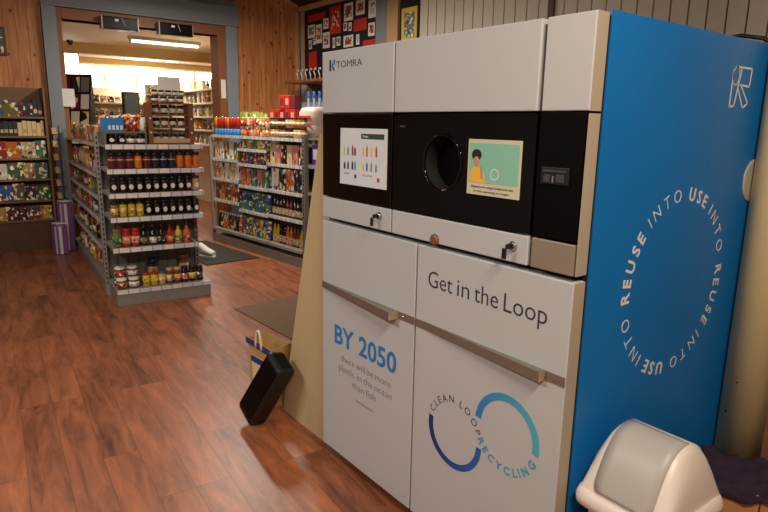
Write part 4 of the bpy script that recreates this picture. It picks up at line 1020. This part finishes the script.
cc = thing('security_camera', 'small dark ceiling camera in the far room', 'camera', (-9.86, .94, 2.80)); MB().lathe([(.05, 0), (.05, -.03), (.03, -.08), (.005, -.09)], 16).build('camera_dome', 'black_plastic', cc); MB().box(-.05, .05, -.02, .02, -.03, -.0).build('mount', 'grey_metal', cc)

# ================================================================== FAR ROOM
lb = thing('light_box', 'bright white lit panel hanging at left in the far room', 'light box', (-10.2, .98, 0))
MB().box(0, .08, -.14, .14, 2.22, 2.62, bev=.01).build('box_frame', 'black_plastic', lb); MB().box(.081, .085, -.12, .12, 2.24, 2.60).build('lit_face', 'window_glow', lb)
# magazine rack
mr_ = thing('magazine_rack', 'tall dark rack of magazines left inside the far room', 'rack', (-7.6, .28, 0), math.radians(60))
mb = MB(); mb.box(0, .42, .22, .25, 0, 2.1)
mb.prism([(0, .22, 2.1), (0, -.05, 1.2), (0, -.05, 0), (0, .22, 0)], (.015, 0, 0)); mb.prism([(.405, .22, 2.1), (.405, -.05, 1.2), (.405, -.05, 0), (.405, .22, 0)], (.015, 0, 0)); mb.build('rack_frame', 'black_plastic', mr_)
FM = Frame((-7.6, .28, 0), math.radians(60))
for j in range(5):
    zz = 1.85-j*.24; yy = .14-.06*j
    MB().box(.015, .405, yy-.02, .22, zz-.012, zz).build('rack_tier', 'black_plastic', mr_)
    for i in range(3):
        cn = random.choice(['dark', 'navy', 'grey', 'maroon', 'white', 'green'])
        t = thing('magazine', f'{cn} magazine, {ORD[i]} from left on the {["top", "second", "third", "fourth", "fifth"][j]} tier of the magazine rack', 'magazine', FM.p(.08+i*.13, yy+.0, zz), FM.a, 'magazines in the far rack')
        mb = MB(); mb.prism([(-.055, -.005, .002), (.055, -.005, .002), (.055, .06, .21), (-.055, .06, .21)], (0, .008, 0))
        mb.build('magazine_cover', 'cover_print', t).color = (*C[cn], 1)
# far shelf units
def far_unit(F, W_, zs, depth, name_l, items_l, dens=.13, cols=('red', 'white', 'cream', 'orange', 'green', 'tan', 'blue'), m='far_cream', hgt=None):
    t = thing('shop_shelf', name_l, 'shelving', F.o, F.a)
    hgt = hgt or zs[0]+.3
    for xx in (0, W_-.03): MB().box(xx, xx+.03, 0, depth, 0, hgt).build('side_panel', m, t)
    MB().box(.03, W_-.03, depth-.02, depth, 0, hgt).build('back_panel', m, t)
    for j, z in enumerate(zs):
        MB().box(.03, W_-.03, 0, depth-.02, z-.03, z-.001).build('shelf', m, t)
        n = int((W_-.1)/dens)
        for i in range(n):
            k = random.choice(['carton', 'packet', 'tall_can', 'small_bottle']); cn = random.choice(cols)
            put(k, F, .09+i*dens, .08, z, C[cn], f'{cn} {CATS[k]} on {items_l}, {ORD[j]} shelf down, {ORD[i]} from left', 'goods on the far room shelves', (), (1.25, 1, random.uniform(.92, 1.12)))
    return t
far_unit(Frame((-11.45, 1.42, 0), PI/2), 1.9, [1.82, 1.56, 1.3], .35, 'shelf unit with bright goods across the far room', 'the shelf unit across the far room', .14, ('white', 'red', 'cream', 'dark', 'tan', 'pink'))
far_unit(Frame((-11.1, 2.5, 0), 0.0), 3.9, [2.0, 1.78, 1.56, 1.34, 1.1], .40, 'long cream shelving along the right of the far room', 'the far right shelving', .21, ('white', 'white', 'cream', 'orange', 'grey', 'brown'), hgt=2.2)
dk = thing('storage_cabinet', 'dark grey upright cabinet in front of the far shelf unit', 'cabinet', (-10.1, 1.92, 0)); MB().box(0, .15, -.14, .14, 0, 1.98, bev=.005).build('cabinet_body', 'notice_black', dk)
MB().box(.151, .156, -.12, .12, .05, 1.95).build('cabinet_door', 'dark_grey', dk)
# shoe glimpsed on the dark mat
sh = thing('shoe', 'white trainer shoe on the dark mat behind the end display', 'shoe', (-4.22, 1.06, .009), math.radians(20)); sh.scale = (1, 1, 1.45)
prof = [(-.13, .038, .03), (-.12, .042, .075), (-.07, .040, .085), (-.02, .042, .07), (.04, .048, .05), (.10, .046, .04), (.14, .030, .028)]
rings = []
for (xx, hw, hh) in prof: rings.append([(xx, hw*math.cos(2*PI*k/12), .020+max(0, hh*(.5+.5*math.sin(2*PI*k/12)))) for k in range(12)])
loft(rings).build('upper', 'paper_white', sh)
rings = [[(x*1.0+.005, y, z) for x, y in superell(.145, .048, 24, 2.6)] for z in (0, .02)]
loft(rings).build('sole', 'paper_white', sh)
